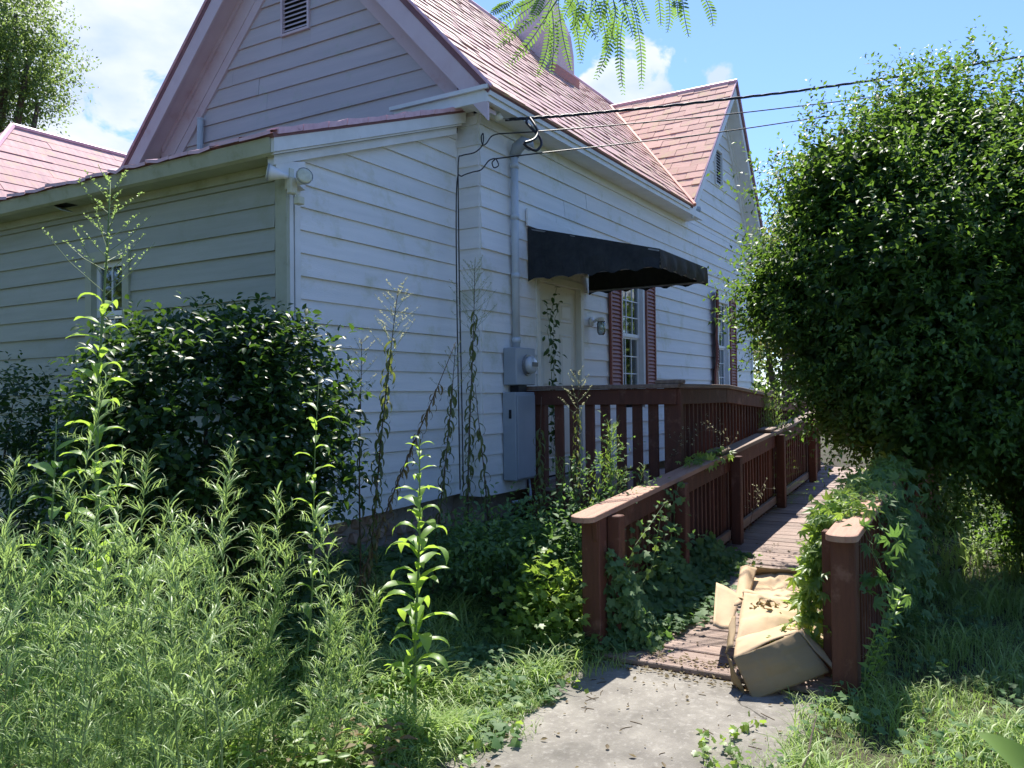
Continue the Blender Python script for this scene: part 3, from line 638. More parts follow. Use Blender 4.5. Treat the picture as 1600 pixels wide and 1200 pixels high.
window(fR, 12.98, 13.66, 1.66, 3.21, 2.42, 3, 3, .075, TRIM, (.0, 1), 'front window under the cross gable')
window(fL, 5.95, 6.53, 1.85, 2.87, 2.36, 2, 1, .085, TRIML, None, 'small window in the shaded wing wall')
# louvred shutters
def shutter(a0, a1, z0, z1, n0=.03, hang=0):
    s = B(); fr = fR
    def q(a, z, n): 
        if hang: n = n + hang * (1 - (z - z0) / (z1 - z0)) * 0 + hang * (a1 - a) / (a1 - a0) * (.35 + .65 * (z - z0) / (z1 - z0)) + .012 * math.sin(z * 9)
        return fr(a, z, n)
    def bx(b, A0, A1, Z0, Z1, N0, N1):
        b.quadbox([q(A0, Z0, N0), q(A1, Z0, N0), q(A1, Z0, N1), q(A0, Z0, N1), q(A0, Z1, N0), q(A1, Z1, N0), q(A1, Z1, N1), q(A0, Z1, N1)])
    k = 9
    for i in range(k):
        za, zb = z0 + (z1 - z0) * i / k, z0 + (z1 - z0) * (i + 1) / k
        bx(s, a0, a0 + .03, za, zb, n0, n0 + .03); bx(s, a1 - .03, a1, za, zb, n0, n0 + .03)
    bx(s, a0 + .03, a1 - .03, z0, z0 + .05, n0, n0 + .028); bx(s, a0 + .03, a1 - .03, z1 - .05, z1, n0, n0 + .028)
    sh = s.build('shutter', REDSH, H)
    l_ = B(); z = z0 + .05
    while z < z1 - .06:
        l_.quadbox([q(a0 + .03, z, n0 + .022), q(a1 - .03, z, n0 + .022), q(a1 - .03, z + .03, n0 + .006), q(a0 + .03, z + .03, n0 + .006), q(a0 + .03, z + .008, n0 + .026), q(a1 - .03, z + .008, n0 + .026), q(a1 - .03, z + .045, n0 + .010), q(a0 + .03, z + .045, n0 + .010)])
        z += .047
    l_.build('louvres', REDSH, sh)
    bk = B(); bx(bk, a0 + .03, a1 - .03, z0 + .03, z1 - .03, n0 + .001, n0 + .006); bk.build('shutter_back', REDSH, sh); return sh
shutter(8.83, 9.15, 1.62, 3.1); shutter(9.94, 10.25, 1.62, 3.12)
shutter(12.70, 12.97, 1.62, 3.28, hang=.10)['label'] = 'loose shutter hanging away from the wall'
shutter(13.67, 14.0, 1.62, 3.24)
# door
dr = prism(fR, rect(7.185, 8.095, .84, 2.80), -.075, -.035, 'door', DOOR, H); dr['label'] = 'cream six panel entrance door'
for p in (rect(7.12, 7.183, .80, 2.87), rect(8.097, 8.165, .80, 2.87), rect(7.184, 8.096, 2.805, 2.87)): prism(fR, p, -.08, .03, 'door_frame', DOOR, dr)
for (a0, a1) in ((7.29, 7.58), (7.70, 7.99)):
    for (z0, z1) in ((2.42, 2.64), (1.72, 2.30), (1.0, 1.58)):
        b = B(); o_, i_ = .0, .035
        ring = lambda d, n: [fR(a0 + d, z0 + d, n), fR(a1 - d, z0 + d, n), fR(a1 - d, z1 - d, n), fR(a0 + d, z1 - d, n)]
        b.v = ring(0, -.0345) + ring(.012, -.024) + ring(.03, -.037 + .006) + ring(.055, -.022)
        b.f = [(r * 4 + j, r * 4 + (j + 1) % 4, r * 4 + 4 + (j + 1) % 4, r * 4 + 4 + j) for r in range(3) for j in range(4)] + [(12, 13, 14, 15)]
        b.build('door_panel', DOOR, dr)
b = B(); b.tube([fR(8.02, 1.72, -.035), fR(8.02, 1.72, .0)], .014, 8); b.tube([fR(8.02, 1.72, .0), fR(8.02, 1.72, .012), fR(8.02, 1.72, .03), fR(8.02, 1.72, .038)], [.02, .03, .028, .012], 10); b.build('door_knob', ALUM, dr)
b = B(); b.tube([fR(8.02, 1.90, -.035), fR(8.02, 1.90, -.015)], .026, 10); b.build('deadbolt', ALUM, dr)
prism(fR, rect(7.10, 8.19, .77, .82), -.05, .07, 'door_sill', ALUM, H)
# odd flat board above the awning
prism(fR, [(6.92, 3.30), (8.33, 3.30), (8.33, 3.37), (6.92, 3.47)], .03, .048, 'patch_board', PAINT, H)
# foundation: dark crawl space, mortar and stones
fb = B(); fb.box(4.2, 6.3, 4.36, 4.5, .0, .78); fb.box(4.2, 4.4, 4.5, 12.8, .0, .7); fb.box(6.2, 15, 4.22, 4.4, 0, .82); fnd = fb.build('foundation', MORT, H)
def rock(c, r, seed, parent, nm='stone'):
    rr = random.Random(seed); bm = bmesh.new(); bmesh.ops.create_icosphere(bm, subdivisions=1, radius=1)
    for v in bm.verts:
        s = rr.uniform(.82, 1.12); v.co = Vector([math.copysign(abs(q) ** .75, q) for q in v.co]) * s
        v.co = Vector((v.co.x * r[0], v.co.y * r[1], v.co.z * r[2]))
    me = bpy.data.meshes.new(nm); bm.to_mesh(me); bm.free(); me.materials.append(STONE)
    o = bpy.data.objects.new(nm, me); COL.objects.link(o); o.parent = parent; o.location = Vector(c) - wl(parent); W[o] = Vector(c); o.rotation_euler = (0, rr.uniform(-.3, .3), 0)
rr = random.Random(12); sd = 0
z = .22
while z < .72:
    x = 4.2 + rr.uniform(-.1, 0); hz = rr.uniform(.055, .08)
    while x < 6.15:
        rx = rr.uniform(.06, .12)
        if not (x > 5.15 and z > .62): rock((x + rx, 4.36, z + hz + rr.uniform(-.01, .01)), (rx * .96, .06, hz * .95), sd, fnd)
        x += rx * 2; sd += 1
    z += hz * 1.9
z = .1
while z < .66:
    y = 4.55; hz = .07
    while y < 6.2: rx = rr.uniform(.07, .12); rock((4.2, y + rx, z + hz), (.05, rx * .95, hz), sd, fnd); y += rx * 2; sd += 1
    z += hz * 1.95
# plumbing vent behind the low roof
b = B(); b.tube([(6.08, 7.66, 4.05), (6.08, 7.64, 4.76)], .035, 10); b.tube([(6.08, 7.64, 4.76), (6.08, 7.64, 4.775)], .04, 10); b.build('vent_pipe', PIPE, H, smooth=False)

# ------------------------------------------------------------------ awning
AW = empty('awning', 'black canvas door awning with scalloped frayed valance on the front wall', 'awning', (7.62, 3.9, 2.77))
def scal(n, amp, i): return amp * abs(math.sin(PI * i))
def panel(x, flip, m, nm):
    # side panel: from wall (top 3.29) to front (top 2.945), bottom scalloped at 2.765
    b = B(); n = 40; rr = random.Random(int(x * 10))
    for i in range(n + 1):
        t = i / n; y = 3.97 - t * (3.97 - 2.63); top = 3.29 - t * .345; bot = 2.762 + .032 * abs(math.sin(PI * t * 6.0)) + rr.uniform(-.002, .002); wv = .006 * math.sin(t * 21) + .004 * math.sin(t * 9)
        b.v += [Vector((x + wv, y, top)), Vector((x + wv * 1.5, y, (top + bot) / 2)), Vector((x - wv, y, bot))]
    for i in range(n):
        k = 3 * i; b.f += [(k, k + 3, k + 4, k + 1), (k + 1, k + 4, k + 5, k + 2)]
    o = b.build(nm, m, AW); s = o.modifiers.new('thick', 'SOLIDIFY'); s.thickness = .004; return o
panel(6.95, 0, CANV, 'side_panel'); panel(8.30, 0, CANV, 'side_panel')
b = B(); n = 16
for i in range(n + 1):
    t = i / n; x = 6.95 + t * 1.35; sg = -.02 * math.sin(PI * t)
    b.v += [Vector((x, 3.97, 3.29)), Vector((x, 3.5, 3.29 - .1208 + sg)), Vector((x, 3.05, 3.29 - .237 + sg)), Vector((x, 2.63, 2.945))]
for i in range(n):
    for j in range(3): k = 4 * i + j; b.f.append((k, k + 4, k + 5, k + 1))
o = b.build('canopy', CANV, AW); o.modifiers.new('thick', 'SOLIDIFY').thickness = .004
b = B(); n = 60; rr = random.Random(9)
for i in range(n + 1):
    t = i / n; x = 6.95 + t * 1.35; bot = 2.765 + .035 * abs(math.sin(PI * t * 5)) + rr.uniform(-.003, .003); y = 2.63 - .012 * math.sin(PI * t * 10) - .01 * math.sin(t * 31)
    b.v += [Vector((x, 2.63, 2.945)), Vector((x, (y + 2.62) / 2 - .006, 2.86)), Vector((x, y - .012, bot))]
for i in range(n):
    k = 3 * i; b.f += [(k, k + 3, k + 4, k + 1), (k + 1, k + 4, k + 5, k + 2)]
o = b.build('valance', CANVF, AW); o.modifiers.new('thick', 'SOLIDIFY').thickness = .004
b = B()
for p in ([(6.96, 3.95, 3.27), (6.96, 2.64, 2.93), (8.29, 2.64, 2.93), (8.29, 3.95, 3.27)], [(6.97, 2.65, 2.93), (6.97, 2.65, 2.80), (8.28, 2.65, 2.80), (8.28, 2.65, 2.93)], [(8.27, 3.95, 2.80), (8.27, 2.65, 2.80)], [(6.97, 3.95, 2.80), (6.97, 2.65, 2.80)], [(7.62, 3.95, 3.26), (7.62, 2.64, 2.925)]): b.tube(p, .011, 6)
b.build('awning_frame', ALUM, AW)

# ------------------------------------------------------------------ electrics and lamps
CM = empty('service_mast', 'tall painted conduit mast with hooded weatherhead beside the house corner', 'conduit', (6.62, 3.93, 2.1))
b = B(); b.tube([(6.64, 3.93, 2.10), (6.64, 3.93, 3.93)], .036, 12); b.build('conduit', PIPE, CM, True)
b = B()
for z in (2.15, 2.75, 3.3, 3.78): b.tube([(6.64, 3.93, z), (6.64, 3.93, z + .05)], .043, 12)
b.build('coupling', PIPE, CM, True)
b = B(); b.tube([(6.64, 3.93, 3.9), (6.645, 3.90, 3.97), (6.67, 3.85, 4.02), (6.70, 3.80, 4.0), (6.71, 3.785, 3.955)], [.045, .06, .065, .055, .03], 10); b.build('weatherhead', GREY, CM, True)
MT = empty('electric_meter', 'grey electric meter socket with round glass dial above the tall panel', 'electric meter', (6.65, 3.9, 1.75))
b = B(); b.box(6.475, 6.83, 3.835, 3.975, 1.755, 2.10); o = b.build('meter_box', GREY, MT); o.modifiers.new('bev', 'BEVEL').width = .008
b = B(); b.tube([(6.67, 3.834, 1.94), (6.67, 3.815, 1.94)], .098, 20); b.build('collar', ALUM, MT, False)
b = B(); b.tube([(6.67, 3.815, 1.94), (6.67, 3.79, 1.94), (6.67, 3.765, 1.94), (6.67, 3.75, 1.94)], [.082, .082, .074, .05], 20); b.build('glass_cover', mat('meter glass', (.5, .53, .55), rough=.08, spec=.9), MT, True)
b = B(); b.box(6.62, 6.72, 3.744, 3.749, 1.925, 1.965); b.build('dial', mat('dial face', (.08, .08, .09), rough=.4), MT)
PN = empty('breaker_panel', 'tall grey metal breaker panel on the wall below the meter', 'electrical panel', (6.63, 3.9, .88))
b = B(); b.box(6.455, 6.81, 3.835, 3.975, .885, 1.69); o = b.build('panel_box', GREY, PN); o.modifiers.new('bev', 'BEVEL').width = .006
b = B(); b.box(6.47, 6.795, 3.822, 3.834, .90, 1.665); o = b.build('panel_door', GREY, PN); o.modifiers.new('bev', 'BEVEL').width = .004
b = B(); b.box(6.449, 6.4545, 3.88, 3.905, 1.45, 1.53); b.build('latch', BLACK, PN)
b = B(); b.box(6.57, 6.72, 3.87, 3.96, 1.691, 1.754); b.build('nipple', BLACK, PN)
b = B();  b.tube([(6.72, 3.86, .886), (6.72, 3.84, .76), (6.65, 3.8, .71), (6.5, 3.8, .70), (6.40, 3.85, .70)], .014, 8); b.build('conduit', GREY, PN, True)
LN = empty('wall_lantern', 'small white wall lantern with clear jar glass right of the door', 'wall lamp', (8.36, 3.93, 2.4))
b = B(); b.tube([(8.35, 3.975, 2.47), (8.35, 3.945, 2.47)], [.055, .045], 14); b.tube([(8.35, 3.945, 2.47), (8.35, 3.89, 2.50), (8.35, 3.85, 2.49)], .016, 8); b.build('mount', WHITEM, LN, True)
b = B(); b.tube([(8.35, 3.85, 2.51), (8.35, 3.85, 2.47)], .05, 12); b.build('cap', WHITEM, LN)
b = B(); b.tube([(8.35, 3.85, 2.47), (8.35, 3.85, 2.44), (8.35, 3.85, 2.35), (8.35, 3.85, 2.32)], [.04, .048, .046, .03], 12); b.build('jar_glass', GLASS, LN, True)
b = B(); b.tube([(8.35, 3.85, 2.47), (8.35, 3.85, 2.38)], .018, 8); b.build('bulb', WHITEM, LN)
FL = empty('floodlight', 'twin head floodlight with motion sensor at the low wing corner', 'floodlight', (4.04, 4.17, 3.08))
b = B(); b.box(4.035, 4.075, 4.16, 4.208, 3.08, 3.22); b.build('bracket', OFFW, FL)
b = B(); b.box(4.0, 4.06, 4.11, 4.159, 3.035, 3.15); o = b.build('junction_box', OFFW, FL); o.modifiers.new('bev', 'BEVEL').width = .008
b = B(); b.tube([(4.04, 4.12, 3.055), (4.05, 4.10, 3.02)], .012, 6); b.box(4.03, 4.085, 4.07, 4.125, 2.965, 3.018); o = b.build('sensor', OFFW, FL); o.modifiers.new('bev', 'BEVEL').width = .008
def lamp(base, axis, nm):
    base = Vector(base); ax = Vector(axis).normalized(); b = B()
    b.tube([base, base + ax * .03, base + ax * .045, base + ax * .11, base + ax * .135], [.018, .022, .027, .053, .056], 18); hd = b.build(nm, WHITEM, FL, True)
    b = B(); b.tube([base + ax * .136, base + ax * .14, base + ax * .144], [.054, .05, .03], 18); b.build('lens', LENS, hd, True)
    b = B(); b.tube([base + ax * .128, base + ax * .139], [.058, .058], 18, cap=False); b.build('rim', GREY, hd, True)
lamp((4.00, 4.14, 3.15), (-.55, .45, .10), 'lamp_head'); lamp((4.09, 4.14, 3.12), (-.42, -.88, .18), 'lamp_head')
b = B(); b.tube([(4.03, 4.15, 3.14), (4.09, 4.14, 3.12)], .012, 6); b.tube([(4.02, 4.15, 3.14), (4.0, 4.14, 3.15)], .012, 6); b.build('swivel_arm', OFFW, FL)
SO = empty('spotlight', 'small dark spotlight under the cross gable rake end', 'spotlight', (11.5, 3.9, 4.3))
b = B(); b.tube([(11.42, 3.95, 4.34), (11.48, 3.88, 4.33)], .02, 8); b.tube([(11.48, 3.88, 4.33), (11.62, 3.8, 4.31)], [.03, .055], 12); b.build('lamp_head', GREY, SO, True)
def at(px, py, D): return EYE + (FW + RT * ((px - 800) / 1294.) - UP * ((py - 600) / 1294.)) * D
def wire(name, pts, r, label, parent=None, n=6):
    # smooth sampled curve
    P = [Vector(p) for p in pts]; Q = []
    for i in range(len(P) - 1):
        p0, p1, p2, p3 = P[max(i - 1, 0)], P[i], P[i + 1], P[min(i + 2, len(P) - 1)]
        for k in range(8):
            t = k / 8; Q.append(.5 * ((2 * p1) + (p2 - p0) * t + (2 * p0 - 5 * p1 + 4 * p2 - p3) * t * t + (3 * p1 - p0 - 3 * p2 + p3) * t ** 3))
    Q.append(P[-1]); b = B(); b.tube(Q, r, n); o = b.build(name, BLACK, parent, True)
    if label: tag(o, label, 'cable')
    return o
def twisted(name, pts, r, label):
    P = [Vector(p) for p in pts]; b = B(); Q = []
    for i in range(len(P) - 1):
        for k in range(40): Q.append(P[i].lerp(P[i + 1], k / 40))
    Q.append(P[-1])
    for ph in (0, 2.09, 4.19):
        pts2 = []
        for i, p in enumerate(Q):
            a = ph + i * .35; pts2.append(p + (Vector((0, 0, 1)) * math.sin(a) + Vector((.6, -.8, 0)) * math.cos(a)) * r)
        b.tube(pts2, r * .8, 5)
    tag(b.build(name, BLACK, None, True), label, 'cable')
WA = Vector((6.17, 3.93, 4.10))
def sag(a, b, s, n=6): return [a.lerp(b, i / n) - Vector((0, 0, 4 * s * (i / n) * (1 - i / n))) for i in range(n + 1)]
END = Vector((16.5, -3.2, 7.95))
twisted('service_cable', [at(790, 187, 7.4), at(880, 181, 7.6), at(1040, 166, 8.05), at(1240, 143, 8.8), at(1415, 118, 9.5), at(1600, 88, 10.3), at(1800, 50, 11.4), at(2200, -30, 14)], .0085, 'thick twisted black service cable, topmost of the three wires over the roof')
wire('phone_cable', [at(779, 209, 7.3), at(845, 205, 7.45), at(1000, 192, 7.9), at(1165, 175.5, 8.5), at(1412, 146, 9.5), at(1700, 108, 11)], .006, 'thin black cable, middle of the three wires over the roof')
wire('phone_cable', [at(775, 248, 7.3), at(837, 240, 7.45), at(980, 224, 7.85), at(1124, 206.5, 8.35), at(1356, 173, 9.3), at(1700, 128, 11)], .006, 'thin black cable, lowest of the three wires over the roof')
INS = empty('cable_anchor', 'white knob insulator under the soffit holding the service cable', 'insulator', tuple(WA))
b = B(); c = at(777, 182, 7.3); b.tube([c + Vector((0, .05, .03)), c], .018, 8); b.tube([c + Vector((-.02, 0, .01)), c + Vector((.02, -.02, -.03))], .035, 10); b.build('insulator', OFFW, INS, True)
b = B(); b.tube([c, at(795, 187, 7.4)], .006, 5); b.build('guy_grip', ALUM, INS)
wire('service_drop_loop', [at(824, 184, 7.45), at(823, 192, 7.4), at(832, 202, 7.35), at(842, 212, 7.3), at(846, 225, 7.25), at(838, 235, 7.2), at(825, 230, 7.15), at(818, 224, 7.12)], .012, 'short black cable looping down into the weatherhead')
wire('service_drop_loop', [at(828, 184, 7.45), at(836, 196, 7.35), at(840, 208, 7.3), at(834, 218, 7.2), at(820, 223, 7.12)], .012, 'black cable tail with crimped splices behind the loop at the weatherhead')
wire('phone_cable_drop', [at(779, 209, 7.3), at(768, 213, 7.28), at(760, 224, 7.25), at(754, 226, 7.22), at(752, 214, 7.2), at(755, 209, 7.2), at(754, 226, 7.18), at(742, 238, 7.16), at(722, 243, 7.15), at(716.5, 250, 7.14), at(716, 300, 7.13), at(718, 450, 7.12), at(721, 600, 7.10), at(724, 760, 7.08)], .0055, 'black cable stapled down the inside corner, from the upper hook')
wire('phone_cable_drop', [at(775, 248, 7.3), at(779, 258, 7.28), at(772, 262, 7.25), at(769, 254, 7.24), at(774, 248, 7.24), at(764, 251, 7.22), at(752, 265, 7.18), at(738, 269, 7.16), at(722, 275, 7.15), at(714, 285, 7.14), at(713, 400, 7.12), at(716, 600, 7.10), at(719, 765, 7.08)], .0055, 'black cable with a small coil, from the lower hook into the corner')

# ------------------------------------------------------------------ ramp, landing, railings
rz = lambda x: .035 + .070 * (x - 4.75)
RP = empty('ramp', 'weathered red plank ramp rising from the concrete path', 'ramp', (8, 1.58, .1))
x = 4.73; rr = random.Random(17); i = 0
while x < 12.6:
    wd = .139; b_ = bar('deck_board', (x + wd / 2, 1.575 + rr.uniform(-.015, .015), rz(x + wd / 2) - .018 + rr.uniform(-.003, .004)), (wd - rr.choice((.004, .007, .010)), 1.52, .036), DECK, RP, (rr.uniform(-.004, .004), -math.atan(.07) + rr.uniform(-.015, .015), rr.uniform(-.008, .008)), .006)
    x += wd + .002
def rail_z(x): return .905 + .070 * (x - 4.83)
sa = -math.atan(.07)
b = B()
for y in (.90, 1.55, 2.22): b.quadbox([(4.9, y, rz(4.9) - .12 if 0 else -.05), (12.6, y, rz(12.6) - .2), (12.6, y + .04, rz(12.6) - .2), (4.9, y + .04, -.05), (4.9, y, rz(4.9) - .04), (12.6, y, rz(12.6) - .04), (12.6, y + .04, rz(12.6) - .04), (4.9, y + .04, rz(4.9) - .04)])
b.build('stringer', GRYC, RP)
def cap_round(name, x0, x1, yc, wd, zf, m, parent, t=.036, rnd=True):
    b = B(); pts = []
    n = 8
    if rnd:
        for i in range(n + 1): a = PI / 2 + PI * i / n; pts.append((x0 + .055 + .055 * math.cos(a), yc + wd / 2 * math.sin(a)))
    else: pts += [(x0, yc + wd / 2), (x0, yc - wd / 2)]
    pts += [(x1, yc - wd / 2), (x1, yc + wd / 2)]
    m_ = len(pts); b.v = [Vector((x, y, zf(x) - t)) for x, y in pts] + [Vector((x, y, zf(x) - .004)) for x, y in pts]
    cxm = (x0 + x1) / 2; b.v += [Vector((cxm + (x - cxm) * .995, yc + (y - yc) * .96, zf(x))) for x, y in pts]
    b.f = [tuple(range(m_))[::-1]] + [(i, (i + 1) % m_, m_ + (i + 1) % m_, m_ + i) for i in range(m_)] + [(m_ + i, m_ + (i + 1) % m_, 2 * m_ + (i + 1) % m_, 2 * m_ + i) for i in range(m_)] + [tuple(range(2 * m_, 3 * m_))]
    return b.build(name, m, parent)
def ramp_rail(yc, inner, x_end, label, seed, x0=4.65, first=4.80):
    """yc: rail centre line; inner: direction (+-1 in y) of the walking side"""
    G = empty('ramp_railing', label, 'railing', ((x0 + x_end) / 2, yc, .2)); rr = random.Random(seed)
    cuts = [x0, 7.55, 9.35, x_end] if x_end > 9.5 else [x0, 7.55, x_end]
    for i in range(len(cuts) - 1):
        cap_round('cap_board', cuts[i], cuts[i + 1] - .006, yc, .165, (lambda x, i=i: rail_z(x) + .006 * (i % 2)), REDC if i == 0 else GRYC, G, rnd=(i == 0))
    for xc in (7.55, 9.35):
        if xc < x_end: bar('splice_board', (xc, yc, rail_z(xc) + .030), (.26, .15, .034), GRYC, G, (0, sa, rr.uniform(-.05, .05)), .008)
    L = x_end - x0 - .16; xm = (x0 + .2 + x_end) / 2
    for i in range(len(cuts) - 1):
        a, c = cuts[i] + (.14 if i == 0 else 0), cuts[i + 1] - .004
        bar('rail_board', ((a + c) / 2, yc + inner * .036, rail_z((a + c) / 2) - .109), (c - a, .036, .14), REDW, G, (0, sa, 0))
    # end post and square posts on the walking side
    bar('end_post', (first, yc, (rail_z(first) - .037) / 2 - .05), (.11, .13, rail_z(first) - .037 + .1), REDW, G, (0, 0, rr.uniform(-.02, .02)), .006)
    bar('end_post', (first + .075, yc - inner * 0 - .0, (rail_z(first) - .06) / 2 - .05), (.035, .088, rail_z(first) - .06 + .1), REDW, G, None, .004)
    for i, x in enumerate([4.98, 6.24, 7.78, 9.55, 11.3]):
        if x > x_end: break
        zt_ = rail_z(x) - .045; zb = -.05
        bar('post', (x, yc + inner * (.055 + .046), (zt_ + zb) / 2), (.09, .09, zt_ - zb), REDW, G, None, .006)
        for dx in ((-.09,) if i else ()):
            bar('post', (x + dx - .02, yc - inner * .01, (zt_ + zb) / 2 - .05), (.115, .05, zt_ - zb - .1), REDW, G, None, .006)
    x = x0 + .34; 
    while x < x_end - .05:
        zt_ = rail_z(x) - .05; zb = max(rz(x) - .02, -.02)
        bar('baluster', (x, yc - inner * .0025, (zt_ + zb) / 2), (.038, .038, round(zt_ - zb, 2)), REDW, G, (rr.uniform(-.008, .008), rr.uniform(-.008, .008), 0), .003); x += .112 + rr.uniform(-.004, .004)
    a = 6.3
    for c in (7.72, 9.49, min(x_end, 11.24)):
        if c <= a: break
        bar('toe_board', ((a + c) / 2, yc + inner * .040, rz((a + c) / 2) + .095), (c - a - .01, .036, .085), GRYC, G, (0, sa, 0)); a = c + .11
    return G
ramp_rail(2.31, -1, 12.4, 'left railing of the ramp, sloping red cap worn by the sun', 41, 4.65, 4.86)
ramp_rail(.78, 1, 12.4, 'right railing of the ramp, rounded cap end half buried in creeper', 42, 4.66, 4.79)
# landing
LD = empty('landing_deck', 'dark red wooden landing in front of the door', 'deck', (7.6, 3.2, .7))
x = 6.86; rr = random.Random(23)
while x < 8.35: bar('deck_board', (x + .07, 3.23, .77 + rr.uniform(-.002, .003)), (.134, 1.40, .036), DECK, LD, (0, 0, rr.uniform(-.004, .004)), .005); x += .142
z2 = lambda x: .788 - .053 * (x - 8.35)
x = 8.36
while x < 13.8: bar('deck_board', (x + .07, 3.23, z2(x + .07) - .018), (.134, 1.40, .036), DECK, LD, (0, math.atan(.053), rr.uniform(-.004, .004)), .005); x += .142
b = B(); b.box(6.84, 6.878, 2.53, 3.93, .60, .75); b.box(6.88, 8.35, 2.53, 2.568, .60, .75); b.build('rim_joist', REDW, LD)
for p in ((6.95, 3.85), (8.2, 3.85), (8.2, 2.62), (7.0, 2.64)): bar('support_post', (p[0], p[1], .29), (.088, .088, .62), REDW, LD)
G = empty('landing_railing', 'dark railing across the end of the landing with wide flat balusters', 'railing', (6.86, 3.2, .8))
zc = 1.745
bar('cap_board', (6.86, 3.20, zc - .018), (.14, 1.56, .036), GRYC, G)
bar('cap_block', (6.87, 2.52, zc + .018), (.12, .24, .034), GRYC, G, (0, 0, .08), .008)
bar('rail_board', (6.842, 3.2, zc - .109), (.036, 1.5, .14), REDW, G)
bar('post', (6.9, 2.50, .86), (.088, .15, 1.70), REDW, G, None, .006)
bar('post', (6.9, 3.86, 1.1), (.088, .20, 1.2), REDW, G, None, .006)
for y in (2.68, 2.83, 2.985, 3.14, 3.295, 3.455, 3.61): bar('baluster', (6.879, y, 1.19), (.036, .088, 1.03), REDW, G, (R.uniform(-.004, .004), 0, 0), .004)
G = empty('landing_railing', 'dark close set railing along the landing and its far ramp', 'railing', (9, 2.49, .8))
bar('cap_board', (7.56, 2.49, zc - .018), (1.42, .15, .036), GRYC, G)
bar('rail_board', (7.56, 2.455, zc - .109), (1.42, .036, .14), REDW, G)
za = lambda x: zc - .053 * (x - 8.27)
bar('cap_board', (10.9, 2.49, za(10.9) - .018), (5.25, .15, .036), GRYC, G, (0, math.atan(.053), 0))
bar('rail_board', (10.9, 2.455, za(10.9) - .109), (5.25, .036, .14), REDW, G, (0, math.atan(.053), 0))
bar('cap_block', (10.0, 2.50, za(10) + .02), (.3, .16, .036), GRYC, G, (0, 0, -.1), .008)
x = 7.0
while x < 13.2:
    zt_ = (zc if x < 8.27 else za(x)) - .04; bar('baluster', (x, 2.492, zt_ - .53), (.038, .038, 1.06), REDW, G, None, .003); x += .115
for x in (8.16, 9.9, 11.8): zt_ = (zc if x < 8.27 else za(x)) - .04; bar('post', (x, 2.545, zt_ / 2), (.15, .06, zt_), REDW, G, None, .006)

# ------------------------------------------------------------------ cardboard box
CB = empty('cardboard_box', 'collapsed flattened cardboard box slumped at the foot of the ramp', 'cardboard box', tuple(at(1190, 1090, 4.5)))
def patch(name, P00, P10, P11, P01, m, bow=.0, noise=.012, nu=12, nv=10, seed=1, thick=.006, mid=None):
    rr = random.Random(seed); P00, P10, P11, P01 = map(Vector, (P00, P10, P11, P01)); n = (P10 - P00).cross(P01 - P00).normalized(); b = B()
    ph = [rr.uniform(0, 6) for _ in range(4)]
    for j in range(nv + 1):
        for i in range(nu + 1):
            u, v = i / nu, j / nv; p = (P00 * (1 - u) + P10 * u) * (1 - v) + (P01 * (1 - u) + P11 * u) * v
            h = bow * math.sin(PI * u) * math.sin(PI * (.15 + .7 * v)) + noise * (math.sin(u * 7 + ph[0] + v * 3) * .6 + math.sin(v * 9 + ph[1] - u * 4) * .5 + abs(math.sin(u * 5 + v * 6 + ph[2])) * .6)
            if mid: h += mid(u, v)
            b.v.append(p + n * h)
    b.f = [(j * (nu + 1) + i, j * (nu + 1) + i + 1, (j + 1) * (nu + 1) + i + 1, (j + 1) * (nu + 1) + i) for j in range(nv) for i in range(nu)]
    o = b.build(name, m, CB, True); s = o.modifiers.new('thick', 'SOLIDIFY'); s.thickness = thick; return o
crease = lambda us, vs, d: (lambda u, v: -d * (sum(math.exp(-((u - c) / .025) ** 2) for c in us) + sum(math.exp(-((v - c) / .025) ** 2) for c in vs)))
# outer end wall facing the camera, top lip, bed, flaps
TL, TM, TR = at(1146, 1028, 4.55), at(1196, 1014, 4.48), at(1248, 986, 4.60)
BL, BM, BR = at(1168, 1087, 4.52), at(1200, 1098, 4.46), at(1297, 1050, 4.55)
patch('end_wall', at(1176, 1094, 4.49), BR, TR, TL, CARDI, .045, .007, 30, 22, 3, .006, crease([.30, .62], [.34, .66], .005))
UL, UR = at(1150, 1000, 4.70), at(1243, 970, 4.86)
patch('top_lip', TL, TR, UR, UL, CARD, .012, .006, 18, 6, 5)
FLt, FRt = at(1160, 935, 5.3), at(1302, 935, 5.25)
patch('bed', UL + Vector((0, 0, -.02)), at(1302, 1010, 4.9), FRt, FLt, CARD, .02, .026, 22, 18, 6, .006, crease([.3], [.5], .012))
patch('bed', FLt, FRt, at(1305, 905, 5.85), at(1172, 898, 5.85), CARD, -.02, .024, 20, 14, 7, .006, crease([.3], [.35], .012))
patch('flap', at(1114, 978, 5.0), at(1142, 984, 4.98), at(1158, 930, 5.32), at(1119, 910, 5.45), CARD, .0, .006, 8, 10, 8)
patch('flap', at(1146, 950, 5.2), at(1166, 945, 5.25), at(1182, 890, 5.75), at(1158, 886, 5.7), CARD, .02, .008, 8, 12, 9)
patch('flap', at(1172, 898, 5.85), at(1270, 902, 5.85), at(1268, 893, 5.8), at(1182, 886, 5.8), CARDI, .0, .006, 12, 5, 10)
patch('side_wall', at(1133, 1020, 4.66), at(1146, 1010, 4.62), at(1150, 962, 4.98), at(1143, 966, 5.0), CARDI, .01, .008, 6, 12, 11)
patch('side_wall', BL + Vector((.02, .02, 0)), at(1142, 1032, 4.58), at(1134, 1018, 4.68), at(1146, 1070, 4.62), CARDI, .0, .006, 8, 8, 12)
patch('flap', at(1168, 1092, 4.50), at(1215, 1097, 4.50), at(1205, 1080, 4.62), at(1148, 1070, 4.64), CARDI, 0, .003, 8, 4, 13)
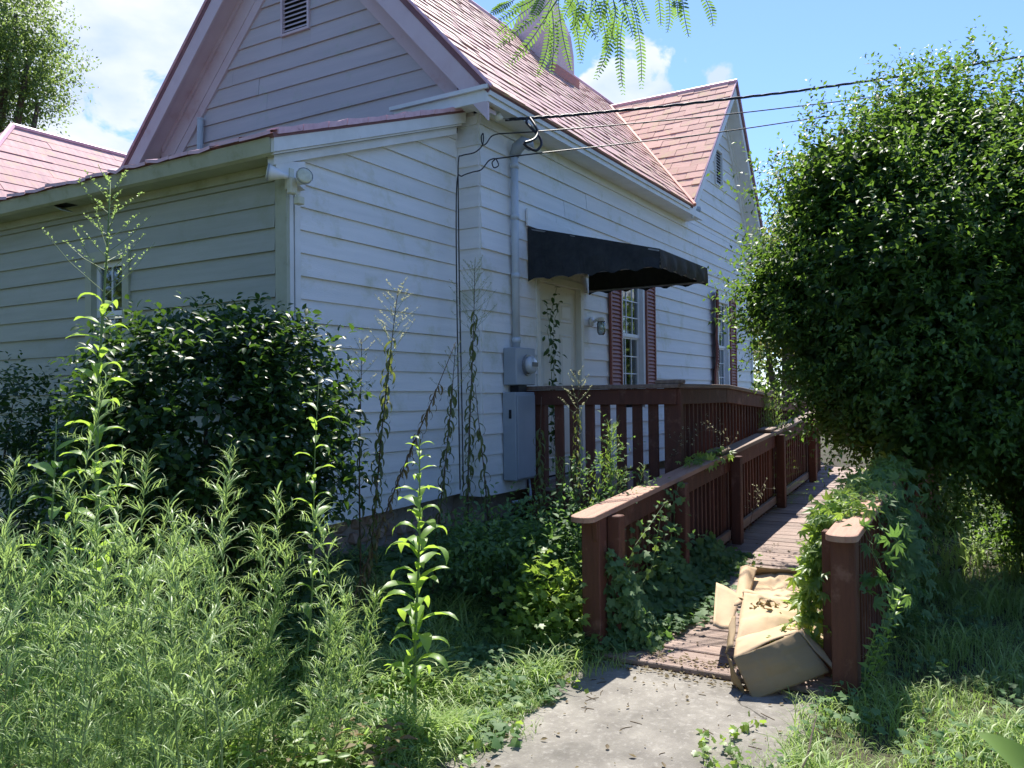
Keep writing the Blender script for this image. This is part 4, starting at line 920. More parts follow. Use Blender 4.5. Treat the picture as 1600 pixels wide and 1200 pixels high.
patch('side_wall', TR + Vector((0, 0, .0)), at(1300, 1046, 4.6), at(1306, 1038, 4.7), at(1256, 978, 4.75), CARD, 0, .005, 12, 4, 14)
b = B(); b.v = [at(1150, 1040, 4.62), at(1290, 1040, 4.62), at(1270, 1000, 4.72), at(1160, 1005, 4.72)]; b.f = [(0, 1, 2, 3)]
b.build('box_inside', CARDI, CB)

# ------------------------------------------------------------------ trees and shrubs
def limbs(parent, base, tips, r0, m=BARK, nm='trunk'):
    b = B(); base = Vector(base); rr = random.Random(len(tips))
    for tpt in tips:
        t = Vector(tpt); md = base.lerp(t, .5) + Vector((rr.uniform(-.1, .1), rr.uniform(-.1, .1), rr.uniform(0, .15))) * (t - base).length * .4
        Q = []
        for k in range(7): u = k / 6; Q.append(base * (1 - u) ** 2 + md * 2 * u * (1 - u) + t * u * u)
        b.tube(Q, [r0 * (1 - .85 * k / 6) for k in range(7)], 7)
    return b.build(nm, m, parent, True)
def px_blob(px, py, D, rpx, rpy=None, depth=1.):
    c = at(px, py, D); s = D / 1294.; r = rpx * s; rz_ = (rpy or rpx) * s; return (c.x, c.y, c.z, r * depth, r * depth, rz_)
def plant(name, label, cat, base, blobs, ntw, nl, ls, tpl, m, L=.2, r0=.03, group=None, **k):
    T = empty(name, label, cat, tuple(base), group); lb = LB(); crown(lb, blobs, ntw, nl, ls, tpl, L, **k)
    o = lb.build('foliage', m, T, 'stuff'); limbs(T, base, [Vector(q[:3]) + Vector((0, 0, q[5] * .3)) for q in blobs], r0); return T
g0 = lambda v: Vector((v.x, v.y, float(gz(v.x, v.y))))
# camellia by the low wing corner
bl = [px_blob(320, 670, 5.0, 175, 150), px_blob(330, 572, 5.05, 100, 72), px_blob(435, 605, 5.0, 82, 95), px_blob(215, 678, 4.9, 88, 82), px_blob(320, 790, 4.95, 165, 110), px_blob(440, 720, 4.9, 85, 105), px_blob(185, 740, 4.85, 80, 95)]
plant('camellia_bush', 'rounded dark glossy bush in front of the low wing corner', 'bush', g0(at(320, 880, 5.0)), bl, 4400, 7, .072, OV, LHOLLY, .20, .03, core=.5, noise=.17)
lb = LB(); T = [o for o in COL.objects if o.name == 'camellia_bush'][0]
for (px, py, D) in [(320, 520, 5.0), (345, 500, 5.0), (262, 530, 5.0), (378, 510, 5.0), (410, 525, 5.0), (300, 530, 5.0), (440, 530, 5.0), (500, 560, 4.95), (230, 545, 4.9), (345, 520, 4.9)]:
    for _ in range(2):
        p = np.array([at(px + R.uniform(-8, 8), py + 25, D)]); d = np.array([[R.uniform(-.2, .2), R.uniform(-.2, .2), 1.]])
        twig_leaves(lb, None, np.repeat(p, 1, 0), nrm(d), np.array([.24]), 9, .075, OV, .05)
lb.build('shoots', LHOLLY, T, 'stuff')
plant('dark_bush', 'dark thin bush at the left edge against the shaded wall', 'bush', g0(at(-20, 860, 6.2)), [px_blob(-20, 700, 6.2, 110, 110), px_blob(20, 650, 6.2, 60, 60), px_blob(-10, 800, 6.0, 120, 100), px_blob(60, 760, 6.0, 70, 90)], 1300, 7, .06, OV, LHOLLY, .22, .02, core=.7)
# the big shrub tree on the right
bl = [px_blob(1500, 325, 7.60, 205, 185), px_blob(1340, 312, 7.38, 122, 118), px_blob(1250, 470, 7.70, 86, 85), px_blob(1308, 405, 7.70, 92, 88), px_blob(1375, 555, 7.28, 140, 125), px_blob(1500, 560, 6.96, 210, 180), px_blob(1660, 420, 7.17, 260, 250), px_blob(1460, 655, 6.96, 165, 75), px_blob(1350, 640, 7.49, 78, 66),
      px_blob(1745, 690, 6.85, 190, 170), px_blob(1680, 790, 7.28, 70, 80), px_blob(1445, 212, 7.60, 84, 80), px_blob(1790, 880, 6.96, 130, 120), px_blob(1216, 465, 7.92, 48, 66), px_blob(1420, 450, 7.06, 190, 170), px_blob(1640, 870, 7.92, 80, 105), px_blob(1585, 700, 7.49, 90, 60)]
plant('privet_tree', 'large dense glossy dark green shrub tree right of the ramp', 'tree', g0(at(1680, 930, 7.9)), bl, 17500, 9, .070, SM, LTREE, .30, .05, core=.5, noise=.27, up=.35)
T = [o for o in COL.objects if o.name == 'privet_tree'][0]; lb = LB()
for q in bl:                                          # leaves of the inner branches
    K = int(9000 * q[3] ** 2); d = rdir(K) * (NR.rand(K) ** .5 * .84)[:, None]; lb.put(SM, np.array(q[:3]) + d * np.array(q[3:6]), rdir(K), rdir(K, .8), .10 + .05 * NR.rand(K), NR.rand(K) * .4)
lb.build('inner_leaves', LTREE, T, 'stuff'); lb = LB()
for _ in range(150):                                  # ragged leaders breaking the outline
    q = bl[R.choice([0, 0, 1, 2, 3, 6, 11, 11])]; a = R.uniform(0, 2 * PI); e_ = R.uniform(.2, 1.4); d = Vector((math.cos(a) * math.cos(e_), math.sin(a) * math.cos(e_), math.sin(e_)))
    p = Vector(q[:3]) + Vector((d.x * q[3], d.y * q[4], d.z * q[5])) * .97
    twig_leaves(lb, None, np.array([p]), nrm(np.array([d * .5 + Vector((0, 0, .8))])), np.array([R.uniform(.25, .42)]), 10, .065, SM, .05)
lb.build('shoots', LTREE, T, 'stuff')
# sunlit yellow green shrubs and trees further off
plant('sunlit_shrub', 'bright sunlit shrub seen under the big shrub tree', 'bush', g0(at(1480, 900, 11)), [px_blob(1470, 790, 10, 80, 65), px_blob(1550, 800, 10, 60, 50), px_blob(1410, 770, 10.5, 50, 50), px_blob(1520, 720, 12, 90, 60)], 3200, 8, .07, SM, LFAR, .25, .03, core=.6)
plant('background_tree', 'yellowish small tree between the cross gable and the big shrub tree', 'tree', g0(at(1225, 640, 19)), [px_blob(1218, 385, 19, 38, 42), px_blob(1240, 440, 19, 45, 50), px_blob(1190, 500, 19, 45, 60), px_blob(1260, 340, 20, 24, 20)], 900, 7, .11, SM, LYEL, .5, .12, core=.8)
plant('shade_tree', 'tall leafy tree rising behind the rear wing roof', 'tree', g0(at(-60, 560, 20)), [px_blob(-80, 60, 20, 130, 130), px_blob(45, 105, 20, 62, 48), px_blob(25, 40, 20, 62, 62), px_blob(5, 150, 20, 55, 40), px_blob(60, 165, 20, 26, 18), px_blob(-60, 250, 20, 90, 80)], 5200, 8, .12, SM, LFAR, .55, .3, core=.75, noise=.22)
rr = random.Random(77)
lab = ['distant tree behind the house roofs', 'distant tree beyond the far end of the ramp', 'distant tree on the open right side']
for i, (a, D, h) in enumerate([(-34, 34, 7), (-26, 40, 9), (-40, 30, 6), (-48, 36, 9), (-20, 45, 10), (-14, 38, 8), (30, 60, 12), (50, 45, 9), (75, 50, 11), (100, 46, 10), (-70, 40, 9), (-95, 42, 10), (140, 40, 9), (-140, 42, 10), (180, 45, 10)]):
    ang = th + math.radians(a); c = Vector((math.cos(ang) * D, math.sin(ang) * D, 0))
    bls = [(c.x + rr.uniform(-1.5, 1.5), c.y + rr.uniform(-1.5, 1.5), h * k, h * .42 * s, h * .42 * s, h * .26 * s) for k, s in ((.35, 1.1), (.6, 1), (.85, .7), (.2, .9))]
    plant('distant_tree', ['distant tree low behind the trunk side of the big shrub tree', 'distant tree behind the left half of the big shrub tree', 'distant tree behind the right edge of the big shrub tree', 'distant tree just beyond the right frame edge', 'distant tree in line with the far end of the ramp', 'distant tree hidden behind the cross gable', 'distant tree behind the tall shade tree at upper left', 'distant tree off the left side, beyond the rear wing', 'distant tree far to the left of the house', 'distant tree to the left rear of the viewpoint', 'distant tree to the right of the yard', 'distant tree to the right rear of the yard', 'distant tree behind the viewpoint to the left', 'distant tree behind the viewpoint to the right', 'distant tree straight behind the viewpoint'][i], 'tree', c, bls, 420, 6, .5, SM, LFAR, 1.2, .25, group='distant trees beyond the yard', core=.7, noise=.2)

for i, (x, y, h, l_) in enumerate([(-5, 9, 9, 'unseen tall tree added at left to cut sky light on the wing wall'), (-7, 3.5, 10, 'unseen tall tree added on the left, behind the viewpoint'), (-2.5, 15, 10, 'unseen tall tree added off the rear corner of the wing'), (-8, -4, 9, 'unseen tree added straight behind the viewpoint'), (2, -13, 8, 'unseen tree added across the yard, right of the viewpoint')]):  # trees out of view, added to block sky light and reflect green
    plant('sky_block_tree', l_, 'tree', (x, y, 0), [(x, y, h * .62, 2.9, 2.9, 2.9), (x + 1, y - 1.2, h * .45, 2.3, 2.3, 1.8), (x - .8, y + 1.5, h * .5, 2.4, 2.4, 2), (x + .4, y + .4, h * .85, 2, 2, 1.6), (x + .8, y + 1, h * .25, 2, 2, 1.4)], 1500, 7, .22, SM, LFAR, .8, .25, core=.8, noise=.2)
# ------------------------------------------------------------------ mimosa branch overhead
MB_ = empty('mimosa_branch', 'feathery mimosa leaves hanging into the top of the view', 'branch', tuple(at(930, -60, 1.7)))
pin = [((800, 2), (768, 22)), ((832, 0), (778, 32)), ((828, 12), (777, 52)), ((842, 22), (778, 73)), ((852, 28), (795, 100)), ((858, 20), (840, 118)), ((862, 12), (861, 113)), ((872, 0), (892, 108)), ((893, 5), (908, 97)), ((930, 10), (905, 97)), ((925, 0), (910, 60)),
       ((962, 12), (931, 122)), ((955, 30), (944, 100)), ((978, 0), (974, 146)), ((985, -5), (1002, 137)), ((990, -10), (1012, 36)), ((1028, -10), (1033, 44)), ((1043, -10), (1043, 50)), ((1056, -12), (1060, 30)), ((1066, -14), (1076, 57)), ((1093, -15), (1114, 40)),
       ((880, -6), (925, 45)), ((900, -8), (935, 62)), ((915, -10), (893, 50)), ((940, -10), (958, 60)), ((950, -12), (935, 50)), ((890, -10), (905, 60)), ((840, -5), (800, 14)), ((968, -12), (990, 60)), ((955, -15), (965, 90)), ((905, -14), (880, 30)), ((925, -14), (948, 72)), ((850, -10), (830, 30)), ((865, -10), (848, 45))]
rr = random.Random(4); br = B()
for k, ((ax, ay), (bx_, by_)) in enumerate(pin):
    D = 1.7 + rr.uniform(-.12, .12); A, Z = at(ax, ay, D), at(bx_, by_, D + rr.uniform(-.03, .03)); lb = LB(); n = max(12, int((Z - A).length / .0066)); dr_ = (Z - A).normalized()
    sag_ = Vector((0, 0, -1)) * 0; P = []; side0 = dr_.cross(FW).normalized()
    bow = side0 * (Z - A).length * rr.uniform(-.07, .07)
    tilt = FW * rr.uniform(-.5, .5)
    for i in range(n):
        t = i / (n - 1); p = A.lerp(Z, t) + bow * math.sin(PI * t); P.append(p)
        ll = .0135 * (math.sin(PI * (.12 + .80 * t)) ** .6)
        for sgn in (-1, 1):
            ld = side0 * sgn + dr_ * .55 + tilt * sgn + FW * rr.uniform(-.15, .15)
            lb.put((np.array([[0, 0, 0], [-.15, .3, 0], [-.11, .8, -.05], [0, 1, -.1], [.14, .8, -.05], [.17, .3, 0]], float), [(0, 5, 4, 3, 2, 1)]), [p], [ld], [-FW + dr_ * .2], ll)
    lb.build('pinna', LMIM, MB_)
    br.tube([P[i] for i in range(0, n, max(1, n // 6))], .0008, 4, False)
    br.tube([A, A.lerp(at(930, -90, 1.72), .35), at(930 + (ax - 930) * .5, -80, 1.72)], .0012, 4, False)
br.tube([at(820, -80, 1.72), at(930, -90, 1.72), at(1060, -85, 1.74), at(1200, -140, 1.8)], .005, 6); br.build('stalk', STEMG, MB_)

# ------------------------------------------------------------------ weeds
LEAFME = {}
def leaf_mesh(kind, m, seed):
    key = (kind, m.name, seed)
    if key not in LEAFME:
        if kind == 'lance': tp = tpl_lance(8, .135, [.9, 1.3, .6, 1.7][seed % 4], .035, [.7, .9, .5, .8][seed % 4], .02)
        elif kind == 'limp': tp = tpl_lance(7, .085, 1.5, .05, -.6, .03)
        lb = LB(); lb.put(tp, [(0, 0, 0)], [(0, 1, 0)], [(0, 0, 1)], 1., np.array([R.random()])); me_o = lb.build('leaf', m, origin=(0, 0, 0)); LEAFME[key] = me_o.data; bpy.data.objects.remove(me_o)
    return LEAFME[key]
def big_weed(label, base, top, n, ls, m=LWEED, t0=.12, t1=.95, r=.009, name='tall_weed', lean=.05, kind='lance', panicle=0, seed=1, group=None, lsz=None):
    rr = random.Random(seed); T = empty(name, label, 'weed', tuple(base), group); base, top = Vector(base), Vector(top); b = B(); L = (top - base).length
    sp = lambda t: base.lerp(top, t) + Vector((math.sin(t * 5 + seed) * lean, math.cos(t * 4 + seed) * lean, 0)) * L * .25 * math.sin(PI * t)
    Q = [sp(i / 14) for i in range(15)]; b.tube(Q, [r * (1 - .75 * i / 14) for i in range(15)], 7); b.build('stem', STEMG if m in (LWEED, LFINE) else STEMB, T, True)
    for i in range(n):
        t = t0 + (t1 - t0) * (i + rr.uniform(-.3, .3)) / n; a = i * 2.4 + rr.uniform(-.4, .4); p = sp(max(0, min(1, t))); s = ls * (lsz(t) if lsz else 1) * rr.uniform(.75, 1.15)
        me = leaf_mesh(kind, m, rr.randrange(4)); o = bpy.data.objects.new('leaf', me); COL.objects.link(o); o.parent = T; o.location = p - wl(T); o.rotation_euler = (rr.uniform(-.25, .35), rr.uniform(-.2, .2), a); o.scale = (s * rr.uniform(.8, 1.2), s, s); W[o] = p
    if panicle:
        pb = B(); lb = LB()
        for i in range(panicle):
            t = .80 + .2 * i / panicle if panicle < 30 else .78 + .22 * i / panicle; p = sp(t); a = i * 2.4; ln = L * .11 * (1.25 - (t - .78) / .22 * .9) * rr.uniform(.7, 1.2)
            d = Vector((math.cos(a), math.sin(a), rr.uniform(.5, 1.1))).normalized(); q1 = p + d * ln * .5; q2 = q1 + (d + Vector((0, 0, .25))).normalized() * ln * .5
            pb.tube([p, q1, q2], [.0016, .0012, .0008], 4, False)
            for j in range(16):
                u = rr.uniform(.3, 1); q = p.lerp(q2, u); lb.put(SM, [q], [(rr.uniform(-1, 1), rr.uniform(-1, 1), rr.uniform(0, 1))], [(rr.random(), rr.random(), 1)], rr.uniform(.008, .016))
        pb.build('seed_stalks', STEMG, T); lb.build('seed_heads', LFLOW if m is not LWEED else LFINE, T, 'stuff')
    return T
gp = lambda px, D: g0(at(px, 700, D))
big_weed('tallest weed at left with broad drooping leaves and feathery seed top', gp(140, 3.5), at(172, 285, 3.5), 46, .21, seed=2, r=.012, t0=.2, t1=.80, panicle=26, lsz=lambda t: 1.1 - .5 * t)
big_weed('bright green upright weed standing alone in the grass by the path', gp(650, 4.0) + Vector((-.02, 0, 0)), at(655, 680, 3.95), 48, .19, seed=5, r=.010, t0=.18, t1=1.0, lsz=lambda t: .75 + .6 * math.sin(PI * min(1, t * 1.05)) - .35 * t)
big_weed('slender weed with budding tip before the right side of the dark bush', gp(470, 4.1), at(498, 600, 4.1), 22, .14, seed=7, r=.006, t0=.3)
big_weed('leafy weed with thick green tip at the far left edge', gp(65, 3.2), at(88, 655, 3.2), 24, .16, seed=9, r=.009, t0=.1)
big_weed('low leafy weed near the left frame edge', gp(10, 3.0), at(15, 800, 3.0), 14, .12, seed=12, r=.007, t0=.1)
# withered stalks along the wall
def dead_weed(label, base, top, n, seed, panicle=0, mix=LOLIVE, ls=.075):
    T = big_weed(label, base, top, int(n * 2.0), ls * 1.5, mix, .05, .86, .008, 'withered_stalk', .03, 'limp', panicle, seed); return T
dead_weed('withered stalk with airy pale seed head before the wing wall', gp(562, 5.1), at(622, 450, 5.2), 52, 21, 24)
dead_weed('withered stalk leaning far over to the right across the wing wall', gp(525, 5.0), at(712, 535, 5.4), 46, 22, 0, LDEAD, .06)
dead_weed('withered stalk with tall pale seed head at the house corner', gp(728, 6.2), at(742, 412, 6.3), 54, 23, 30)
dead_weed('half green stalk between the wing wall and the house corner', gp(672, 5.7), at(712, 540, 5.8), 44, 24, 14)
dead_weed('thin bent stalk hanging in front of the breaker panel', gp(772, 6.0), at(742, 600, 6.0), 24, 25, 0)
dead_weed('thin green stalk with seed tuft before the lantern', gp(885, 6.2), at(905, 580, 6.3), 34, 26, 14)
dead_weed('leafy stalk close to the right of the breaker panel', gp(838, 6.2), at(846, 620, 6.3), 40, 27, 0)
dead_weed('short dark stalk with seed tuft left of the leaning stalk', gp(560, 5.3), at(565, 530, 5.3), 10, 28, 14)

def fine_weed(lb, st, base, top, seed, nb=16, ll=.065, dens=1., thin=tpl_strip(3, .034, .75, .55)):
    """upright weed with linear leaves on arching side shoots"""
    rr = np.random.RandomState(seed); base, top = Vector(base), Vector(top); L = (top - base).length
    ar = Vector((rr.uniform(-1, 1), rr.uniform(-1, 1), 0)) * L * .22
    sp = lambda t: base.lerp(top, t) + ar * (t * t - t) * 1.6
    st.tube([sp(i / 8) for i in range(9)], [.0045 * (1 - .8 * i / 8) for i in range(9)], 5, False)
    P = []; D = []; S = []
    def leafy(q0, d, ln, k):
        for j in range(k):
            t = (j + .5) / k; p = q0 + d * ln * t + Vector((0, 0, -.25 * ln * t * t)); a = rr.uniform(0, 6.28)
            o = Vector((math.cos(a), math.sin(a), rr.uniform(-.1, .6))); P.append(p); D.append(d * .6 + o * .8); S.append(ll * rr.uniform(.6, 1.2) * (1.1 - .45 * t))
        st.tube([q0, q0 + d * ln * .5 + Vector((0, 0, -.06 * ln)), q0 + d * ln + Vector((0, 0, -.25 * ln))], [.002, .0014, .0008], 3, False)
    for i in range(nb):
        t = .12 + .85 * i / nb; a = i * 2.4 + rr.uniform(-.5, .5); ln = L * .22 * (1.15 - t) * rr.uniform(.6, 1.3) + .03
        leafy(sp(t), Vector((math.cos(a), math.sin(a), rr.uniform(.5, 1.3))).normalized(), ln, max(4, int(ln * 75 * dens)))
    leafy(sp(.88), (sp(1) - sp(.86)).normalized(), L * .12, int(18 * dens))
    for j in range(int(34 * dens)):
        t = rr.uniform(.15, .98); a = rr.uniform(0, 6.28); P.append(sp(t)); D.append(Vector((math.cos(a), math.sin(a), .5))); S.append(ll * rr.uniform(.8, 1.5))
    K = len(P); lb.put(thin, np.array(P), np.array(D), np.array([0, 0, 1.]) + rr.randn(K, 3) * .3, np.array(S), np.where(rr.rand(K) < .06, 1.0, rr.rand(K) * .7))
tips = [(170, 575, 2.9), (192, 690, 3.0), (232, 700, 3.0), (368, 690, 3.4), (355, 735, 3.2), (432, 762, 3.5), (487, 790, 3.5), (262, 775, 3.0), (545, 925, 3.7), (28, 700, 2.7), (100, 745, 2.7), (300, 815, 3.0), (150, 800, 2.6), (60, 850, 2.4), (520, 960, 3.5), (405, 820, 3.6), (590, 930, 4.1), (240, 880, 2.6), (318, 850, 3.3), (180, 930, 2.4), (455, 850, 3.6), (80, 940, 2.3)]
lbl = ['tallest fine leaved weed, its tip against the shaded wall', 'fine leaved weed just right of the broad leaved tall weed', 'drooping tipped fine weed before the left side of the dark bush', 'fine leaved weed with hooked tip in front of the dark bush centre', 'fine weed just left of the hooked one before the dark bush', 'fine leaved weed whose tip stands before the wing wall corner', 'rightmost tall fine weed before the stone foundation', 'fine weed with arched tip below the dark bush', 'lone fine weed rising from the grass near the stones', 'fine weed at the left frame edge']
lb2 = ['fine weed tip just above the thicket, near the left edge', 'fine weed standing below the middle of the dark bush', 'fine weed just below the tallest broad leaved weed', 'short fine weed near the left edge of the lower thicket', 'fine weed at the right edge of the thicket, below the stone foundation', 'fine weed below the right half of the dark bush', 'small fine weed beside the bright upright weed in the grass', 'fine weed in the front of the thicket, left of its middle', 'fine weed in the middle of the thicket', 'fine weed in the nearest row at the left', 'fine weed near the right end of the thicket front', 'nearest fine weed at the left frame edge']
for i, (px, py, D) in enumerate(tips):
    bx = px - (1200 - py) * .12 + R.uniform(-30, 10); base = gp(bx, D)
    l_ = (lbl + lb2)[i]
    T = empty('fine_leaved_weed', l_, 'weed', tuple(base), 'fine leaved weeds at the lower left')
    lb, st = LB(), B(); fine_weed(lb, st, base, at(px, py, D), 100 + i, 20, .085 * D / 3, 1.25)
    lb.build('leaves', LFINE, T, 'stuff'); st.build('stem', STEMG, T)
lb, st = LB(), B()                                    # the undergrowth between them, beyond counting
for i in range(50):
    px = R.uniform(-60, 270) if i < 40 else R.uniform(200, 480); D = R.uniform(2.3, 3.4) if i < 38 else R.uniform(3.0, 3.9); cl_ = .5 + .5 * math.sin(px * .035 + D * 4); py = 800 + R.random() ** .8 * 290 * cl_ + max(0, px - 250) * .35; tp = at(px, py, D); 
    if tp.z < .12: continue
    fine_weed(lb, st, gp(px - R.uniform(-60, 110), D), tp, 300 + i, 11, .085, .95)
o = lb.build('weed_thicket', LFINE, None); tag(o, 'dense mass of fine leaved weeds filling the lower left', 'weeds', kind='stuff')
o = st.build('weed_stems', STEMG); tag(o, 'pale stems inside the dense weeds at lower left', 'weeds', kind='stuff')
# a second, rounder leaved species and yellowed lower leaves mixed in
lb, ly = LB(), LB()
for i in range(70):
    px = R.uniform(-40, 600); D = R.uniform(2.5, 4.0); b0 = gp(px, D); K = 26; a = NR.rand(K) * 6.28; hh = NR.rand(K) * R.uniform(.12, .5)
    P = np.array(b0) + np.stack([np.cos(a) * .06, np.sin(a) * .06, hh], 1) + NR.randn(K, 3) * .03
    (lb if i % 4 else ly).put(OV if i % 2 else SM, P, np.stack([np.cos(a), np.sin(a), .1 + 0 * a], 1), NR.randn(K, 3) * .3 + [0, 0, 1], R.uniform(.03, .075) * (.6 + .6 * NR.rand(K)))
tag(lb.build('low_weeds', LWEED), 'low round leaved weeds among the fine stems at lower left', 'weeds', kind='stuff'); tag(ly.build('yellowed_weeds', LDEAD), 'yellowed and browned leaves among the weeds at lower left', 'weeds', kind='stuff')
# feathery plants by the landing and further up
for i, (px, py0, py1, D, n, l_) in enumerate([(935, 900, 640, 6.2, 22, 'bright feathery weed in front of the landing railing'), (985, 880, 690, 6.2, 18, 'arching feathery weed left of the sloping cap'), (905, 900, 700, 6.3, 16, 'small feathery weed between panel and landing posts'), (1205, 760, 588, 9.6, 40, 'bright green plume shaped weed at the far end of the railings')]):
    base = g0(at(px, py0, D)); base.z = min(base.z, at(px, py0, D).z + .05); T = empty('feathery_weed', l_, 'weed', tuple(base)); lb, st = LB(), B()
    for j in range(4 if i < 3 else 7): fine_weed(lb, st, base + Vector((R.uniform(-.1, .1), R.uniform(-.1, .1), 0)), at(px + R.uniform(-38, 38) * (1 if i < 3 else .6), py1 + abs(R.gauss(0, 25)), D), 500 + i * 10 + j, n, .05 if i < 3 else .055, 1.1, tpl_strip(2, .05 if i < 3 else .03, .5, .4))
    lb.build('leaves', LWEED if i != 1 else LFINE, T, 'stuff'); st.build('stem', STEMG, T)
# pale dry seed sprays poking through the railings
def spray(label, pts, seed, size=.25):
    T = empty('dry_seed_spray', label, 'dried plant', tuple(pts[0])); rr = random.Random(seed); b = B(); lb = LB(); P = [Vector(p) for p in pts]; b.tube(P, .0022, 4, False)
    for i in range(26):
        u = rr.uniform(.25, 1) * (len(P) - 1); k = min(int(u), len(P) - 2); p = P[k].lerp(P[k + 1], u - k); d = Vector((rr.uniform(-1, 1), rr.uniform(-1, 1), rr.uniform(-.4, 1))).normalized(); q = p + d * size * rr.uniform(.2, .5); b.tube([p, q], .0012, 3, False)
        for _ in range(3): lb.put(SM, [q + Vector((rr.uniform(-.01, .01),) * 3)], [(rr.uniform(-1, 1), rr.uniform(-1, 1), rr.uniform(-1, 1))], [(0, rr.random(), 1)], rr.uniform(.012, .02))
    b.build('stalks', STEMB, T); lb.build('seed_heads', LFLOW, T, 'stuff')
spray('dry pale seed spray over the middle of the left ramp cap', [at(1040, 760, 7.2), at(1060, 690, 7.0), at(1115, 665, 7.0)], 1)
spray('dry seed tuft beside the splice of the left ramp cap', [at(1130, 720, 7.7), at(1140, 690, 7.6), at(1110, 665, 7.4)], 2, .3)
spray('dry seed spray hanging inside the left ramp railing', [at(1170, 830, 7.9), at(1180, 780, 7.8), at(1195, 755, 7.8)], 3, .3)

# ------------------------------------------------------------------ vines and ground cover
def path_pts(pts, n):
    P = [Vector(p) for p in pts]; L = [0]
    for i in range(len(P) - 1): L.append(L[-1] + (P[i + 1] - P[i]).length)
    out = []
    for k in range(n):
        u = L[-1] * k / max(1, n - 1); i = max(j for j in range(len(P) - 1) if L[j] <= u + 1e-9); out.append(P[i].lerp(P[i + 1], (u - L[i]) / max(1e-6, L[i + 1] - L[i])))
    return out
def vine(name, label, cat, strands, tpl, m, ls, per, spread, seed, up=.6, group=None, out=(-.6, -.5, .4)):
    rs = np.random.RandomState(seed); T = empty(name, label, cat, tuple(strands[0][0]), group); lb = LB(); b = B(); o_ = np.array(out)
    for s in strands:
        n = max(4, int(sum((Vector(s[i + 1]) - Vector(s[i])).length for i in range(len(s) - 1)) * per)); P = path_pts(s, n); wob = [Vector(rs.uniform(-1, 1, 3)) * spread * .3 for _ in P]; P = [p + w_ for p, w_ in zip(P, wob)]
        b.tube(P, .0022, 4, False); K = len(P); off = rs.randn(K, 3) * spread * np.array([1, 1, .7]); pp = np.array(P) + off
        ld = rs.randn(K, 3) * .6 + o_ * .6 + np.array([0, 0, -.5]); lb.put(tpl, pp, ld, rs.randn(K, 3) * .35 + o_ + np.array([0, 0, up]), ls * (.6 + .6 * rs.rand(K)), rs.rand(K))
    b.build('runners', STEMG, T)['kind'] = 'stuff'; lb.build('leaves', m, T, 'stuff'); return T
# creeper draped over the start of the right rail
cap = lambda x, y, dz=.0: Vector((x, y, rail_z(x) + dz))
S = []
for i in range(20):
    x = R.uniform(5.05, 6.7); S.append([cap(x, R.uniform(.70, .88), .03), cap(x - .1, .95, .0), Vector((x - R.uniform(.1, .3), 1.02, rail_z(x) - R.uniform(.3, .62)))])
for i in range(14): x = R.uniform(5.1, 7.6); S.append([cap(x, R.uniform(.70, .88), .02), cap(x + .35, R.uniform(.7, .88), .06)])
for i in range(7): x = R.uniform(4.95, 5.35); S.append([cap(x + .1, .88, .02), Vector((x - .02, 1.0, rail_z(x) - .2)), Vector((x - .05, 1.02, rail_z(x) - R.uniform(.4, .8)))])
vine('creeper', 'young green creeper heaped over the right ramp rail and hanging inside it', 'vine', S, PALM, LCREEP, .085, 36, .045, 5)
S = []
for i in range(24): x = R.uniform(4.9, 8.5); S.append([cap(x, .70, .02), Vector((x, .62, rail_z(x) - .25)), Vector((x - .05, .60, R.uniform(.1, .5)))])
vine('creeper', 'shaded creeper curtain on the outer side of the right ramp rail', 'vine', S, PALM, LIVY, .085, 24, .06, 6, out=(-.5, -.8, .2))
S = [[cap(x, 2.34, .01), cap(x + .3, 2.30, .05), cap(x + .45, 2.24, -.03)] for x in (6.6, 6.9, 7.1, 7.2)]
vine('creeper', 'small bright creeper lying across the left ramp cap', 'vine', S, PALM, LCREEP, .07, 34, .035, 7)
S = [[Vector((x, 2.2, .05)), Vector((x + R.uniform(-.1, .2), 2.22, z * .5)), Vector((x + R.uniform(-.1, .25), 2.2, z))] for x, z in [(5.0, .85), (5.1, .6), (5.25, .75), (5.3, .5), (5.5, .6), (5.75, .5), (5.9, .95), (6.05, .9), (6.2, .6), (6.5, .5), (6.9, .5), (5.0, .4), (5.15, .45)]]
vine('ivy', 'ivy climbing the near balusters of the left ramp railing', 'vine', S, IVY, LIVY, .062, 40, .05, 8, out=(-.4, -.9, .2))
S = [[Vector((7.30, 3.92, .9)), Vector((7.33, 3.93, 1.8)), Vector((7.28, 3.94, 2.3)), Vector((7.45, 3.93, 2.75))], [Vector((7.33, 3.92, .9)), Vector((7.38, 3.93, 2.1)), Vector((7.22, 3.93, 2.6))], [Vector((7.3, 3.93, 2.0)), Vector((7.42, 3.93, 2.45)), Vector((7.5, 3.93, 2.6))], [Vector((7.35, 3.9, 1.2)), Vector((7.3, 3.92, 1.75)), Vector((7.37, 3.93, 2.2))]]
vine('door_vine', 'thin vine with dark leaves climbing the left side of the door', 'vine', S, OV, LHOLLY, .075, 26, .03, 9, out=(-.3, -1, .1))
S = [[Vector((5.02, 2.18, .5)), Vector((5.06, 2.1, .68)), Vector((5.5, 2.05, .92))], [Vector((5.02, 2.15, .3)), Vector((5.2, 2.05, .5)), Vector((5.35, 2.05, .8))]]
vine('ivy', 'light green ivy tendril reaching out beside the first left post', 'vine', S, IVY, LCREEP, .045, 18, .012, 10)
